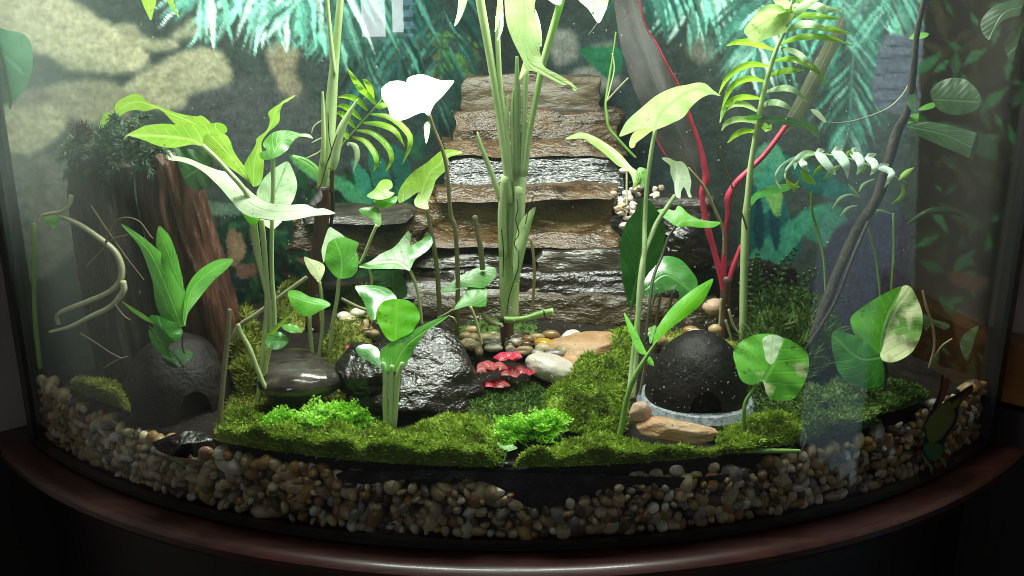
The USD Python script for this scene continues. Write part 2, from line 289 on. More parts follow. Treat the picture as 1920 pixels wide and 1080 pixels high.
PRINT = mat('backdrop_print', {'a': ('attribute', {'attribute': 'col'}), 'g': ('geometry', {}), 'n': ('noise_texture', {'scale': 260.0, 'detail': 4.0}), 'mr': ('map_range', {'from_min': 0.3, 'from_max': 0.7, 'to_min': 0.75, 'to_max': 1.2}),
    'c': ('mix_color', {'blend_type': 'multiply', 'fac': 1.0}), 'p': ('principled_bsdf', {'roughness': 0.5, 'specular_ior_level': 0.12})},
    [('a.color', 'c.a'), ('g.position', 'n.vector'), ('n.fac', 'mr.value'), ('mr.result', 'c.b'), ('c.result', 'p.base_color')])
PANE = plain('back_glass', (0.02, 0.03, 0.03), 0.2)

def backdrop_picture():
    """The flat print on the back panes: pale boulders in dark crevices, teal palm fronds, undergrowth. Returns linear colours and its origin."""
    ox, oy, w, h = -260, -420, 2440, 1560
    rs = np.random.RandomState(5)
    im = Image.new('RGB', (w, h), (46, 58, 54)); d = ImageDraw.Draw(im)
    S = lambda s: [(x - ox, y - oy) for x, y in (pts(s) if isinstance(s, str) else s)]
    def blob(s, c, jit=6):
        p = catmull(A(S(s)), 90, True); p = p + rs.normal(0, jit / 4, p.shape); d.polygon([tuple(q) for q in p], fill=c)
    def frond(base, direc, length, leafl, n, cols, spread=55, curve=0.0, wid=6, droop=0.3):
        b, a0 = A(base, float), math.radians(direc); p = b.copy(); pts_ = [p.copy()]
        for i in range(n):
            a = a0 + curve * i / n; p = p + length / n * A([math.cos(a), math.sin(a)]); pts_.append(p.copy())
        for i, q in enumerate(pts_):
            for sd in (-1, 1):
                t = i / n; l = leafl * (0.55 + 0.6 * math.sin(math.pi * min(1, t * 0.9 + 0.12))) * rs.uniform(.85, 1.1)
                a = a0 + curve * t + sd * math.radians(spread) * (1 - 0.45 * t) + rs.normal(0, 0.05)
                u = A([math.cos(a), math.sin(a)]); v = A([-u[1], u[0]]); e = q + u * l + A([0, droop * l * 0.35])
                m = q + u * l * 0.5; wid_ = wid * rs.uniform(.55, .95); k_ = rs.uniform(.45, 1.1); c = tuple(int(min(255, x * k_ + 8)) for x in cols[rs.randint(len(cols))])
                d.polygon([tuple(x - A([ox, oy])) for x in (q, m + v * wid_ * .5, e, m - v * wid_ * .5)], fill=c)
        d.line([tuple(x - A([ox, oy])) for x in pts_], fill=cols[0], width=3)
    # dark rock with streaks
    for i in range(900):
        x, y = rs.uniform(ox, ox + w), rs.uniform(oy, 620); l = rs.uniform(10, 70); c = int(rs.choice([22, 30, 48, 58, 66]))
        d.line([(x - ox, y - oy), (x + l - ox, y - oy + rs.uniform(-10, 4))], fill=(c, c + 3, c + 2), width=int(rs.uniform(1, 4)))
    blob('330,170 440,140 560,160 600,240 590,330 480,340 380,300 320,230', (58, 66, 66)); blob('1010,90 1120,60 1220,120 1300,300 1340,460 1240,420 1160,300 1060,200', (44, 58, 58))
    for i in range(160):
        x, y = rs.uniform(350, 590), rs.uniform(165, 330); l = rs.uniform(8, 40); c = int(rs.choice([38, 66, 84])); d.line([(x - ox, y - oy), (x + l - ox, y - oy - rs.uniform(0, 6))], fill=(c, c + 2, c + 4), width=2)
    stone, stone2, stone3 = (150, 148, 114), (132, 132, 102), (114, 112, 88)
    blob('-260,-90 -100,-60 60,-40 105,-14 160,15 225,58 275,98 274,122 236,136 190,130 130,112 95,110 40,96 -260,100', stone); blob('105,98 150,105 205,120 245,128 220,136 150,134 112,120', stone2)
    blob('228,166 262,136 330,102 400,88 430,120 428,156 360,174 340,200 300,206 256,200 232,184', stone2); blob('215,52 250,45 275,72 325,75 332,88 292,96 250,80', stone2)
    blob('76,166 150,150 210,154 236,176 240,212 196,236 130,222 90,200', stone3); blob('-260,230 -40,200 20,195 70,190 115,205 125,235 90,272 40,290 -260,330', stone2); blob('20,180 60,165 95,175 92,192 40,196', (96, 94, 80))
    blob('320,65 360,35 400,22 410,40 380,62 335,72', stone2); blob('500,90 535,78 560,95 552,130 566,170 540,185 515,150', (112, 106, 84)); blob('-260,340 -60,310 60,290 130,310 150,400 80,520 -260,560', (84, 90, 80))
    blob('-260,-400 100,-380 260,-300 300,-220 200,-130 -260,-160', stone2); blob('340,-320 520,-360 640,-300 600,-220 420,-210', stone3); blob('900,-330 1100,-380 1300,-320 1260,-240 1000,-230', (90, 92, 84))
    blob('1040,55 1075,60 1082,100 1068,118 1040,120 1030,85', (112, 116, 108)); blob('1068,140 1100,124 1150,132 1160,160 1120,175 1078,165', (110, 112, 106)); blob('1110,85 1150,78 1148,88 1115,98', (90, 94, 88)); blob('1288,90 1320,70 1340,100 1310,120', (90, 92, 80))
    for i in range(2600):        # speckle and cracks on the boulders
        x, y = rs.uniform(-240, 580), rs.uniform(-400, 330); c = im.getpixel((int(x - ox), int(y - oy)))
        if c[0] > 80:
            k = rs.choice([-26, -14, 12, 20]); l = rs.uniform(2, 14); d.line([(x - ox, y - oy), (x + l - ox, y - oy + l * rs.uniform(-.1, .5))], fill=tuple(int(np.clip(q + k, 0, 255)) for q in c), width=int(rs.uniform(1, 4)))
    im = im.filter(ImageFilter.GaussianBlur(4)); d = ImageDraw.Draw(im)
    for i in range(5000):
        x, y = rs.uniform(-240, 1300), rs.uniform(-400, 420); c = im.getpixel((int(x - ox), int(y - oy))); k = rs.choice([-16, -9, 9, 15]); l = rs.uniform(2, 9); d.line([(x - ox, y - oy), (x + l - ox, y - oy + l * rs.uniform(-.3, .4))], fill=tuple(int(np.clip(q + k, 0, 255)) for q in c), width=int(rs.uniform(1, 3)))
    # undergrowth, low left and behind the slate
    for i in range(1500):
        x, y = rs.uniform(355, 800), rs.uniform(330, 640)
        if y < 395 and x < 500: continue
        c = [(16, 46, 30), (22, 62, 36), (38, 82, 46), (12, 32, 26), (18, 38, 30), (26, 32, 26), (86, 66, 46)][rs.choice(7, p=[.22, .2, .12, .2, .12, .1, .04])]
        a = rs.uniform(0, 6.28); l = rs.uniform(8, 24); u = A([math.cos(a), math.sin(a)]) * l; v = A([-u[1], u[0]]) * .35; q = A([x - ox, y - oy]); d.polygon([tuple(q + u), tuple(q + v), tuple(q - u), tuple(q - v)], fill=c)
    blob('428,430 450,440 460,470 440,500 428,480', (112, 88, 62)); blob('445,500 475,492 478,515 452,520', (98, 66, 54)); blob('360,378 460,384 462,400 380,402', (70, 96, 78))
    for s, c in (('545,290 570,300 610,330 640,350 620,352 580,330 552,308', (70, 140, 72)), ('690,280 720,300 735,360 720,400 700,350', (26, 100, 78)), ('660,300 690,330 700,390 690,400 668,350', (34, 118, 92)),
                 ('735,270 765,300 770,380 745,400 738,330', (24, 88, 74)), ('625,330 660,345 690,380 670,385 640,362', (48, 130, 84)), ('770,250 800,270 790,300 768,290', (30, 84, 60)), ('1085,95 1125,88 1165,95 1160,135 1140,148 1118,130', (26, 98, 62)),
                 ('1410,300 1432,270 1462,275 1470,320 1440,360 1415,350', (50, 120, 90)), ('1470,290 1500,300 1560,330 1600,360 1560,372 1500,345', (20, 80, 74)), ('1405,360 1450,350 1480,400 1500,470 1450,500 1410,470', (14, 74, 74)),
                 ('1500,400 1560,380 1590,420 1578,480 1540,460 1510,440', (42, 104, 82)), ('1405,480 1460,430 1520,390 1540,395 1490,460 1430,520 1405,540', (40, 120, 92)), ('1420,340 1436,330 1440,300 1450,330 1448,380 1425,400', (34, 116, 96))):
        blob(s, c, 3)
    for s, c in (('1418,370 1426,372 1432,440 1424,470 1414,440', (10, 52, 60)), ('1444,368 1452,370 1462,430 1456,470 1444,430', (10, 56, 64)), ('1436,362 1466,362 1462,395 1452,402', (96, 150, 66))): blob(s, c, 2)
    for i in range(60):
        x, y = rs.uniform(790, 890), rs.uniform(60, 150); c = (52 + rs.randint(40), 84 + rs.randint(50), 50); blob([(x, y), (x + 8, y - 5), (x + 18, y + 3), (x + 7, y + 6)], c, 1)
    # palm fronds
    teal, tealm, teald = [(100, 190, 162), (134, 214, 190), (72, 158, 132), (196, 240, 226)], [(50, 126, 106), (72, 152, 128), (38, 104, 90), (104, 182, 156)], [(26, 84, 76), (36, 100, 88), (18, 64, 60), (52, 120, 104)]
    frond((715, -300), 92, 500, 120, 26, teald, 50, 0.05, 11); frond((842, -200), 93, 440, 120, 28, teald, 46, 0.0, 10); frond((780, -240), 95, 380, 110, 22, teald, 46, 0.0, 10)
    frond((690, -160), 100, 230, 130, 15, tealm, 50, .1, 13); frond((520, -220), 110, 180, 150, 14, tealm, 60, 0, 14)
    frond((458, -160), 92, 170, 150, 13, teal, 60, 0.0, 16); frond((430, -110), 118, 120, 120, 9, teal, 44, 0.0, 15); frond((480, -90), 80, 120, 110, 9, teal, 40, 0.0, 15)
    frond((645, -150), 102, 190, 140, 14, tealm + teal, 54, 0.1, 14); frond((600, -110), 114, 150, 110, 10, teal, 40, 0.0, 14)
    frond((1400, -200), 112, 220, 150, 15, tealm + teal, 52, 0.1, 14); frond((1330, -140), 104, 170, 120, 12, teal, 42, 0.0, 14); frond((1265, -180), 108, 180, 130, 12, teald, 50, 0, 13)
    frond((1480, -120), 108, 230, 130, 16, tealm, 46, 0.0, 13); frond((1430, 10), 100, 120, 90, 9, teal, 42, 0.0, 13); frond((1610, -70), 93, 330, 105, 30, tealm, 52, 0.02, 8); frond((1540, -150), 80, 220, 120, 14, tealm, 52, 0, 12)
    frond((1690, -160), 98, 200, 110, 13, tealm, 55, 0, 12); frond((1150, -260), 100, 180, 110, 12, teald, 50, 0, 12); frond((960, -300), 90, 220, 120, 13, tealm, 50, 0, 12)
    # weatherboards; undergrowth at the far side painted near black for the unlit corner
    blob('1655,75 1700,66 1748,62 1745,200 1640,196', (70, 78, 92), 2)
    for y in (88, 108, 138, 168, 190): d.line([(1640 - ox, y - oy), (1748 - ox, y - oy - 6)], fill=(34, 38, 48), width=3)
    blob('1560,440 1660,400 1700,420 1690,640 1560,700 1500,640', (44, 42, 60), 2)
    for k in range(12): d.line([(1540 + 12 * k - ox, 700 - oy), (1600 + 12 * k - ox, 430 - oy)], fill=(58, 54, 74), width=2)
    d.polygon(S('1748,-420 2180,-420 2180,1100 1700,1100 1715,500'), fill=(15, 15, 10))
    for i in range(420):
        x, y = rs.uniform(1730, 2100), rs.uniform(-380, 720); c = [(20, 58, 30), (28, 78, 42), (22, 34, 16), (34, 32, 18), (13, 15, 9)][rs.randint(5)]
        a = rs.uniform(0, 3.14); l = rs.uniform(10, 44); u = A([math.cos(a), math.sin(a)]) * l; v = A([-u[1], u[0]]) * .3; q = A([x - ox, y - oy]); d.polygon([tuple(q + u), tuple(q + v), tuple(q - u), tuple(q - v)], fill=c)
    for s, c in (('1752,160 1790,150 1832,170 1838,200 1800,214 1762,205', (24, 62, 38)), ('1760,230 1800,235 1860,262 1868,300 1810,280 1765,262', (22, 56, 36)), ('1780,510 1850,520 1845,545 1790,535', (62, 42, 24)), ('1760,380 1810,398 1850,430 1800,420', (34, 46, 22)), ('1790,590 1840,600 1850,640 1800,645', (64, 42, 24))): blob(s, c, 3)
    im = im.filter(ImageFilter.GaussianBlur(1.1)); c = np.asarray(im, float) / 255
    gy, gx = np.mgrid[0:h:3, 0:w:3]; up = lambda q: np.kron(q, np.ones((3, 3)))[:h, :w]
    q = np.stack([gx / 26, gy / 26, 0 * gx], -1).astype(float); dx, dy = (up(meshkit.fbm(q + k * 9, 3, 40 + k)) - .5 for k in (0, 1))
    yy, xx = np.mgrid[0:h, 0:w]; c = c[np.clip(yy + dy * 5, 0, h - 1).astype(int), np.clip(xx + dx * 5, 0, w - 1).astype(int)]      # nothing in the print has a drawn edge
    c = c * (.8 + .4 * up(meshkit.fbm(np.stack([gx / 14, gy / 9, 0 * gx], -1).astype(float), 4, 50)))[..., None]
    c = c.mean(-1, keepdims=True) * .22 + c * .78; c = np.clip(c, 0, 1); return np.where(c < 0.04045, c / 12.92, ((c + 0.055) / 1.055) ** 2.4), ox, oy

tank = thing('terrarium_tank', 'corner terrarium with a bowed glass front and a printed jungle backdrop', 'terrarium')
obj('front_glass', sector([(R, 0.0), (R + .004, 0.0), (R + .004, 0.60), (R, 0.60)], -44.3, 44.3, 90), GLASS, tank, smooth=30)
obj('bottom_trim', sector([(R - .001, 0.0005), (R + .0065, 0.0005), (R + .0065, .005), (R - .001, .005)], -45, 45, 90), BLACK, tank, smooth=30)
pic, OX, OY = backdrop_picture()
for sgn in (-1, 1):
    na, nz = 340, 250
    s_, z_ = np.meshgrid(np.linspace(0.0, R, na), np.linspace(0.0, 0.54, nz))
    V = np.stack([sgn * s_ * math.sqrt(.5), -s_ * math.sqrt(.5), z_], -1).reshape(-1, 3)
    q = proj(V); ix = np.clip((q[:, 0] - OX).astype(int), 0, pic.shape[1] - 1); iy = np.clip((q[:, 1] - OY).astype(int), 0, pic.shape[0] - 1)
    i = (np.arange(nz - 1)[:, None] * na + np.arange(na - 1)).ravel(); f = np.stack([i, i + 1, i + na + 1, i + na], 1)
    obj('backdrop_print', (V, f if sgn < 0 else f[:, ::-1]), PRINT, tank, smooth=True, col=pic[iy, ix], label='printed backdrop of boulders and palm fronds' if sgn < 0 else 'printed backdrop of palm fronds and weatherboards')
    obj('corner_strip', wall_box(sgn, -0.012, 0.004, R - .010, R + .006, 0.0, 0.56), BLACK, tank)
    obj('back_pane', wall_box(sgn, 0.001, 0.005, 0.005, R - .011, 0.0, 0.56), PANE, tank)

# ------------------------------------------------------------------ soil and gravel
SOIL = rocky('wet_soil', (0.004, 0.003, 0.002), (0.012, 0.008, 0.005), (0.035, 0.023, 0.014), scale=60, rough=(0.6, 0.9), bump=0.9, bscale=180, spec=.2)
rr = np.r_[np.linspace(0.0, R - .012, 110)]; th = np.radians(np.linspace(-45, 45, 170))
rg, tg = np.meshgrid(rr, th, indexing='ij'); X, Yg = rg * np.sin(tg), -rg * np.cos(tg)
Zg = ground(X, Yg) + 0.006 * (meshkit.fbm(np.stack([X, Yg, 0 * X], -1) * 70, 3, 9) - .5)
V = np.stack([X, Yg, Zg], -1); V = np.concatenate([V, np.stack([X[-1:], Yg[-1:], 0 * Zg[-1:] + .002], -1)], 0); nr, nt = V.shape[:2]; V = V.reshape(-1, 3)
i = (np.arange(nr - 1)[:, None] * nt + np.arange(nt - 1)).ravel()
tag(obj('soil', (V, np.stack([i, i + nt, i + nt + 1, i + 1], 1)), SOIL, smooth=True), kind='structure')

def ico(sub, rad, seed, amp=0.15, fr=1.3, squash=None, mat_rot=None):
    m = trimesh.creation.icosphere(subdivisions=sub); v = m.vertices
    v = v * (1 + amp * 2 * (meshkit.fbm(v * fr + seed * 3.1, 3, seed) - 0.5))[:, None] * A(rad, float)
    if mat_rot is not None: v = v @ mat_rot.T
    return v, m.faces
def rot(rs):
    q = rs.normal(size=4); q /= np.linalg.norm(q); return trimesh.transformations.quaternion_matrix(q)[:3, :3]
PEB = [('cream', (0.47, 0.38, 0.23)), ('tan', (0.36, 0.25, 0.13)), ('orange brown', (0.28, 0.15, 0.05)), ('white', (0.62, 0.58, 0.48)), ('grey', (0.22, 0.20, 0.17)), ('dark brown', (0.085, 0.055, 0.033)), ('amber', (0.36, 0.22, 0.05))]
PEBM = [rocky('pebble_' + n.replace(' ', '_'), tuple(x * .7 for x in c), c, tuple(min(.75, x * 1.2) for x in c), scale=80, rough=(0.25, 0.45), bump=0.15, bscale=220, dist=0.001) for n, c in PEB]
rs = np.random.RandomState(11)
LINER = '630,890 660,882 720,884 800,882 900,884 1000,888 1100,890 1200,893 1300,895 1380,886 1420,880 1390,896 1340,908 1300,908 1262,916 1225,908 1180,910 1120,922 1080,934 1050,948 1010,954 972,942 942,918 890,900 820,898 750,900 690,908 645,902'
linpoly = Polygon(catmull(pts(LINER), 120, True))
cands = []
for row in range(7):
    z = 0.0085 + row * 0.0082
    for k in range(118):
        t = math.radians(-44 + 88 * (k + .5 * (row % 2) + rs.uniform(-.25, .25)) / 118); r_ = rs.choice([0.0030, 0.0044, 0.0058, 0.0080], p=[.30, .34, .24, .12])
        zz = z + rs.uniform(-.002, .002); ra = R - .0015 - r_ * rs.uniform(.9, 1.3); p = A([ra * math.sin(t), -ra * math.cos(t), zz])
        top = float(ground(p[0], p[1])) + .006 - .006 * (row == 6) + .012 * max(0, abs(math.degrees(t)) - 20) / 25
        if zz + r_ > top: continue
        q = proj(p)[0]; hid = linpoly.contains(Point(*q)) and linpoly.exterior.distance(Point(*q)) > 6
        if hid or (zz > .047 and 630 < q[0] < 1440): continue
        vis = r_ * (1.0 if -5 < q[0] < 1925 else 0.1) / np.linalg.norm(p - CAM) * max(.15, math.cos(t * 1.15)); cands.append((vis * rs.uniform(.8, 1.2), p, r_, rs.choice(7, p=[.25, .23, .15, .12, .08, .10, .07]), rs.randint(1 << 30)))
cands.sort(key=lambda c: -c[0]); rest = {k: [] for k in range(7)}
for j, (_, p, r_, c, sd) in enumerate(cands):
    r2 = np.random.RandomState(sd); v, f = ico(2, (r_ * r2.uniform(1.0, 1.45), r_ * r2.uniform(.7, 1.05), r_ * r2.uniform(.6, .95)), sd % 977, .22, 1.3, mat_rot=rot(r2))
    v = v + p; rad = np.hypot(v[:, 0], v[:, 1]).max(); v[:, :2] *= min(1, (R - .001) / rad)
    if j < 285: single('pebble', (v, f), PEBM[c], f'small rounded {PEB[c][0]} pebble in the gravel band behind the bowed glass', 'pebble', f'{PEB[c][0]} pebbles of the gravel band', smooth=True)
    else: rest[c].append(trimesh.Trimesh(v, f, process=False))
gr = thing('gravel', None, None); tag(gr, kind='stuff')
for c in rest:      # and the layer behind, that fills the gaps
    for k in range(70):
        t = math.radians(rs.uniform(-44, 44)); r_ = rs.uniform(.004, .006); ra = R - .0135; zz = rs.uniform(.006, .05); v, f = ico(1, (r_ * 1.2, r_, r_), k, .12)
        rest[c].append(trimesh.Trimesh(v + A([ra * math.sin(t), -ra * math.cos(t), zz]), f, process=False))
    obj('gravel_' + PEB[c][0].replace(' ', '_'), trimesh.util.concatenate(rest[c]), PEBM[c], gr, smooth=True)

def cyl(px, py, r=R - .003):
    """the point of the bowed glass seen at a pixel"""
    d = ray(px, py); a = d[0]**2 + d[1]**2; b = 2 * (CAM[0] * d[0] + CAM[1] * d[1]); c = CAM[0]**2 + CAM[1]**2 - r * r
    s = (-b - math.sqrt(max(b * b - 4 * a * c, 0))) / (2 * a); return CAM + d * s
def flat_fill(outline, step=None, smooth=True):
    o = catmull(outline, max(40, 6 * len(outline)), closed=True) if smooth else A(outline); poly = Polygon(o).buffer(0)
    if poly.geom_type != 'Polygon': poly = max(poly.geoms, key=lambda g: g.area)
    step = step or max(2.0, math.sqrt(poly.area) / 14); poly = shapely.segmentize(poly, step); edge = A(poly.exterior.coords)[:-1]
    x0, y0, x1, y1 = poly.bounds; gx, gy = np.meshgrid(np.arange(x0, x1, step), np.arange(y0, y1, step)); g = np.stack([gx.ravel(), gy.ravel()], 1); ins = poly.buffer(-step * .4)
    g = g[shapely.contains_xy(ins, g[:, 0], g[:, 1])]; P = np.vstack([edge, g]); tri = Delaunay(P).simplices; cen = P[tri].mean(1)
    tri = tri[shapely.contains_xy(poly.buffer(.01), cen[:, 0], cen[:, 1])]
    a, b, c = P[tri[:, 0]], P[tri[:, 1]], P[tri[:, 2]]; cr = (b[:, 0] - a[:, 0]) * (c[:, 1] - a[:, 1]) - (b[:, 1] - a[:, 1]) * (c[:, 0] - a[:, 0]); tri[cr > 0] = tri[cr > 0][:, ::-1]
    return P, tri, poly
def cyl_patch(outline, r=R - .003, wob=0.0, smooth=True, step=None):
    P, tri, _ = flat_fill(pts(outline), step, smooth)
    rr = r - wob * meshkit.fbm(np.c_[P / 38, 0 * P[:, 0]], 3, 4)
    return A([cyl(x, y, q) for (x, y), q in zip(P, np.broadcast_to(rr, len(P)))]), tri
LINERM = rocky('black_liner', (0.003, 0.003, 0.0035), (0.008, 0.008, 0.009), scale=60, rough=(0.2, 0.4), bump=0.8, bscale=90, dist=0.003)
single('liner_sheet', cyl_patch(LINER, R - .002, .006, step=10), LINERM, 'black crumpled liner sheet folded down between the moss and the gravel', 'liner', smooth=True)
SHINE = plain('dark_shiny_leaf', (0.03, 0.022, 0.018), 0.15, coat_weight=0.6)
sh = thing('curled_dead_leaf', 'curled glossy dark brown dead leaf at the front edge of the moss', 'dead leaf')
leaf(sh, '858,872 872,864 900,858 922,862 934,872 926,882 905,888 880,884', '858,872 895,873 934,874', -0.612, SHINE, n=(0, -.5, .8), cup=-.6, name='blade')
stem(sh, '934,873 948,871 962,872', -0.612, [4, 6, 3], SHINE, 'stalk')

# ------------------------------------------------------------------ slate cascade
WET = dict(rough=(0.16, 0.48), bump=1.0, bscale=40, dist=0.006, coat=0.14)
SL = {'grey': rocky('slate_grey', (0.020, 0.013, 0.007), (0.066, 0.045, 0.022), (0.125, 0.093, 0.051), 34, (1, 1, 1.8), **WET),
      'brown': rocky('slate_brown', (0.013, 0.0065, 0.0025), (0.064, 0.033, 0.010), (0.13, 0.076, 0.026), 34, (1, 1, 1.9), **WET),
      'ochre': rocky('slate_ochre', (0.028, 0.014, 0.003), (0.125, 0.066, 0.014), (0.21, 0.13, 0.038), 32, (1, 1, 1.8), **WET),
      'black': rocky('slate_black', (0.004, 0.0035, 0.0035), (0.012, 0.011, 0.010), (0.032, 0.027, 0.021), 34, (.42, 1, 2.4), rough=(0.14, 0.26), bump=.75, bscale=30, dist=0.009, coat=0.6),
      'dark': rocky('slate_dark', (0.010, 0.007, 0.005), (0.034, 0.025, 0.018), (0.075, 0.056, 0.038), 34, (.5, 1, 2), rough=(0.2, 0.42), bump=.7, bscale=36, dist=0.006, coat=0.25),
      'tan': rocky('slate_tan', (0.034, 0.023, 0.012), (0.08, 0.058, 0.031), (0.14, 0.108, 0.062), 30, (1, 1, 2.5), rough=(0.3, 0.5), bump=0.7, bscale=60, dist=0.003)}
def slab(box_px, Y, depth, m, label, lean=0.01, skew=0.0, seed=0, strata=1.0):
    x0, y0, x1, y1 = box_px; cx = (x0 + x1) / 2
    a, b = at(x0, y1, Y), at(x1, y1, Y); zt = at(cx, y0, Y + lean)[2]; z0 = at(cx, y1, Y)[2]; W, H = b[0] - a[0], zt - z0
    nx, ny, nz = [max(2, int(q / .0045)) for q in (W, depth, H)]
    m_ = []
    def face(o, u, v, nu, nv):
        s, t = np.meshgrid(np.linspace(0, 1, nu + 1), np.linspace(0, 1, nv + 1)); P = A(o) + s[..., None] * A(u) + t[..., None] * A(v); i = (np.arange(nv)[:, None] * (nu + 1) + np.arange(nu)).ravel(); return P.reshape(-1, 3), np.stack([i, i + 1, i + nu + 2, i + nu + 1], 1)
    parts = [face((0, 0, 0), (1, 0, 0), (0, 0, 1), nx, nz), face((0, 0, 1), (1, 0, 0), (0, 1, 0), nx, ny), face((0, 1, 0), (0, -1, 0), (0, 0, 1), ny, nz), face((1, 0, 0), (0, 1, 0), (0, 0, 1), ny, nz), face((1, 1, 0), (-1, 0, 0), (0, 0, 1), nx, nz), face((0, 1, 0), (1, 0, 0), (0, -1, 0), nx, ny)]
    V, f, k = [], [], 0
    for p, q in parts: V.append(p); f.append(q + k); k += len(p)
    U = np.vstack(V); f = np.vstack(f); S = U * A([W, depth, H]); c = U - .5
    # rounded arrises, ragged ends, split layers on the face
    e = A([W, depth, H]); rad = min(.0028, H * .2); inn = np.abs(c) * e - (e / 2 - rad); out = np.maximum(inn, 0); ln = np.linalg.norm(out, axis=1, keepdims=True); sc = np.where(ln > rad, rad / np.maximum(ln, 1e-9), 1)
    S = np.sign(c) * (np.minimum(np.abs(c) * e, e / 2 - rad) + out * sc) + e / 2
    n1 = meshkit.fbm(S * A([14, 14, 30]) + seed * 7.3, 4, seed) - .5; lay = meshkit.noise(np.stack([S[:, 0] * 5, S[:, 1] * 5, S[:, 2] * 160], -1) + seed * 3.7, seed + 5) - .5; n3 = meshkit.fbm(S * A([40, 40, 90]) + seed, 3, seed + 9) - .5
    stp = np.floor(6 * meshkit.fbm(S * A([9, 9, 34]) + seed * 5.1, 3, seed + 20) + 1.2 * n3) / 6 - .5
    S[:, 1] += -1.0 * (U[:, 1] < .5) * (.009 * n1 + .0018 * strata * lay + .004 * n3 + .0065 * stp) + lean * U[:, 2] * (1 - U[:, 1])
    S[:, 0] += (c[:, 0] * 2) * (.03 * n1 + .014 * (meshkit.noise(np.stack([c[:, 0] * 2, 0 * c[:, 0], U[:, 2] * 2.2], -1) + seed * 9.1, seed) - .5)) + (np.abs(c[:, 0]) > .45) * .008 * lay
    S[:, 2] += .013 * (meshkit.fbm(np.stack([S[:, 0] * 16, 0 * S[:, 0], 0 * S[:, 0] + seed * .37], -1), 3, 77) - .5) + (U[:, 2] > .5) * (.008 * (meshkit.fbm(S * A([22, 10, 3]) + seed, 3, seed) - .5)) + skew * c[:, 0]
    S += A([a[0], Y, z0])
    t = trimesh.Trimesh(S, np.vstack([f[:, [0, 1, 2]], f[:, [0, 2, 3]]]), process=False); t.merge_vertices(digits_vertex=5)
    return single('slate_slab', t, m, label, 'slate slab', smooth=24)
slab((872, 142, 1128, 216), -.165, .055, SL['tan'], 'pale tan squared slate slab, topmost of the stacked cascade', .004, .0, 1)
slab((852, 212, 1165, 288), -.205, .07, SL['brown'], 'wet brown slate slab just under the pale topmost slab', .012, 0, 2)
slab((826, 284, 1172, 382), -.275, .09, SL['black'], 'glossy black soaked slate slab with bright highlights in mid cascade', .055, .006, 3, 1.8)
slab((792, 366, 1156, 470), -.30, .09, SL['ochre'], 'thick ochre brown slate slab under the glossy black one', .012, .004, 4)
slab((768, 455, 960, 502), -.325, .06, SL['dark'], 'thin dark wet slate ledge beside the thick green stalk', .02, 0, 5, 1.6)
slab((1005, 468, 1172, 532), -.335, .07, SL['dark'], 'dark grey smooth slate block to one side under the ochre slab', .008, 0, 6)
slab((757, 494, 960, 560), -.335, .06, SL['brown'], 'low wet brown slate ledge behind the long thin stems', .02, .003, 7, 1.6)
slab((960, 512, 1185, 568), -.345, .06, SL['ochre'], 'brown slate ledge with a broken dark lower edge', .012, -.002, 8)
slab((775, 556, 1352, 622), -.36, .06, SL['grey'], 'long grey brown slate slab at the foot of the cascade', .008, -.002, 9)
slab((545, 408, 790, 482), -.34, .07, SL['brown'], 'dark reddish brown slate slab beside the cascade behind the pothos', .015, -.006, 10)
slab((1130, 372, 1330, 490), -.29, .06, SL['dark'], 'black wet slate piece behind the tall dark green leaf', .03, 0, 12, 1.6)

slab((858, 204, 1140, 224), -.19, .05, SL['dark'], 'thin dark wet layer between the pale topmost slab and the brown one', .01, .003, 31)
slab((838, 262, 1168, 294), -.235, .06, SL['brown'], 'thin brown wet ledge right above the glossy black slab', .02, -.003, 32)
slab((806, 350, 1166, 378), -.305, .05, SL['brown'], 'thin brown wet ledge under the glossy black slab', .02, .004, 33)
slab((782, 438, 1158, 466), -.322, .05, SL['brown'], 'thin brown ledge jutting below the thick ochre slab', .018, .004, 34)
slab((758, 530, 968, 564), -.35, .05, SL['dark'], 'thin black ledge at the foot of the cascade behind the long thin stems', .015, .003, 35)
slab((985, 540, 1200, 572), -.352, .05, SL['brown'], 'thin brown ledge under the ledge with a broken dark edge', .015, -.003, 36)
slab((560, 392, 770, 420), -.345, .06, SL['dark'], 'dark wet stone lying on the reddish brown slab behind the pothos', .02, .004, 37)

# ------------------------------------------------------------------ rocks, huts, logs
LAVA = rocky('lava_rock', (0.005, 0.003, 0.003), (0.016, 0.010, 0.010), (0.036, 0.023, 0.021), 40, (1, 1, 1.6), rough=(0.10, 0.26), bump=1.0, bscale=32, dist=0.007, coat=0.35)
WETROUND = rocky('dark_river_stone', (0.02, 0.016, 0.014), (0.05, 0.04, 0.035), (0.09, 0.075, 0.06), 40, rough=(0.08, 0.2), bump=0.15, bscale=90, dist=0.002, coat=0.6)
QUARTZ = rocky('white_quartz', (0.46, 0.39, 0.34), (0.68, 0.61, 0.54), (0.78, 0.73, 0.67), 22, rough=(0.3, 0.5), bump=0.3, bscale=90)
SAND = rocky('sandstone', (0.26, 0.12, 0.05), (0.46, 0.27, 0.14), (0.58, 0.42, 0.28), 26, (1, 1, 2.5), rough=(0.35, 0.6), bump=0.8, bscale=70)
ROSE = rocky('rose_sandstone', (0.30, 0.17, 0.11), (0.46, 0.30, 0.21), (0.56, 0.42, 0.32), 26, rough=(0.4, 0.6), bump=0.6, bscale=80)
YELLOW = rocky('yellow_pebble', (0.42, 0.20, 0.01), (0.58, 0.32, 0.02), None, 40, rough=(0.25, 0.35), bump=0.1)
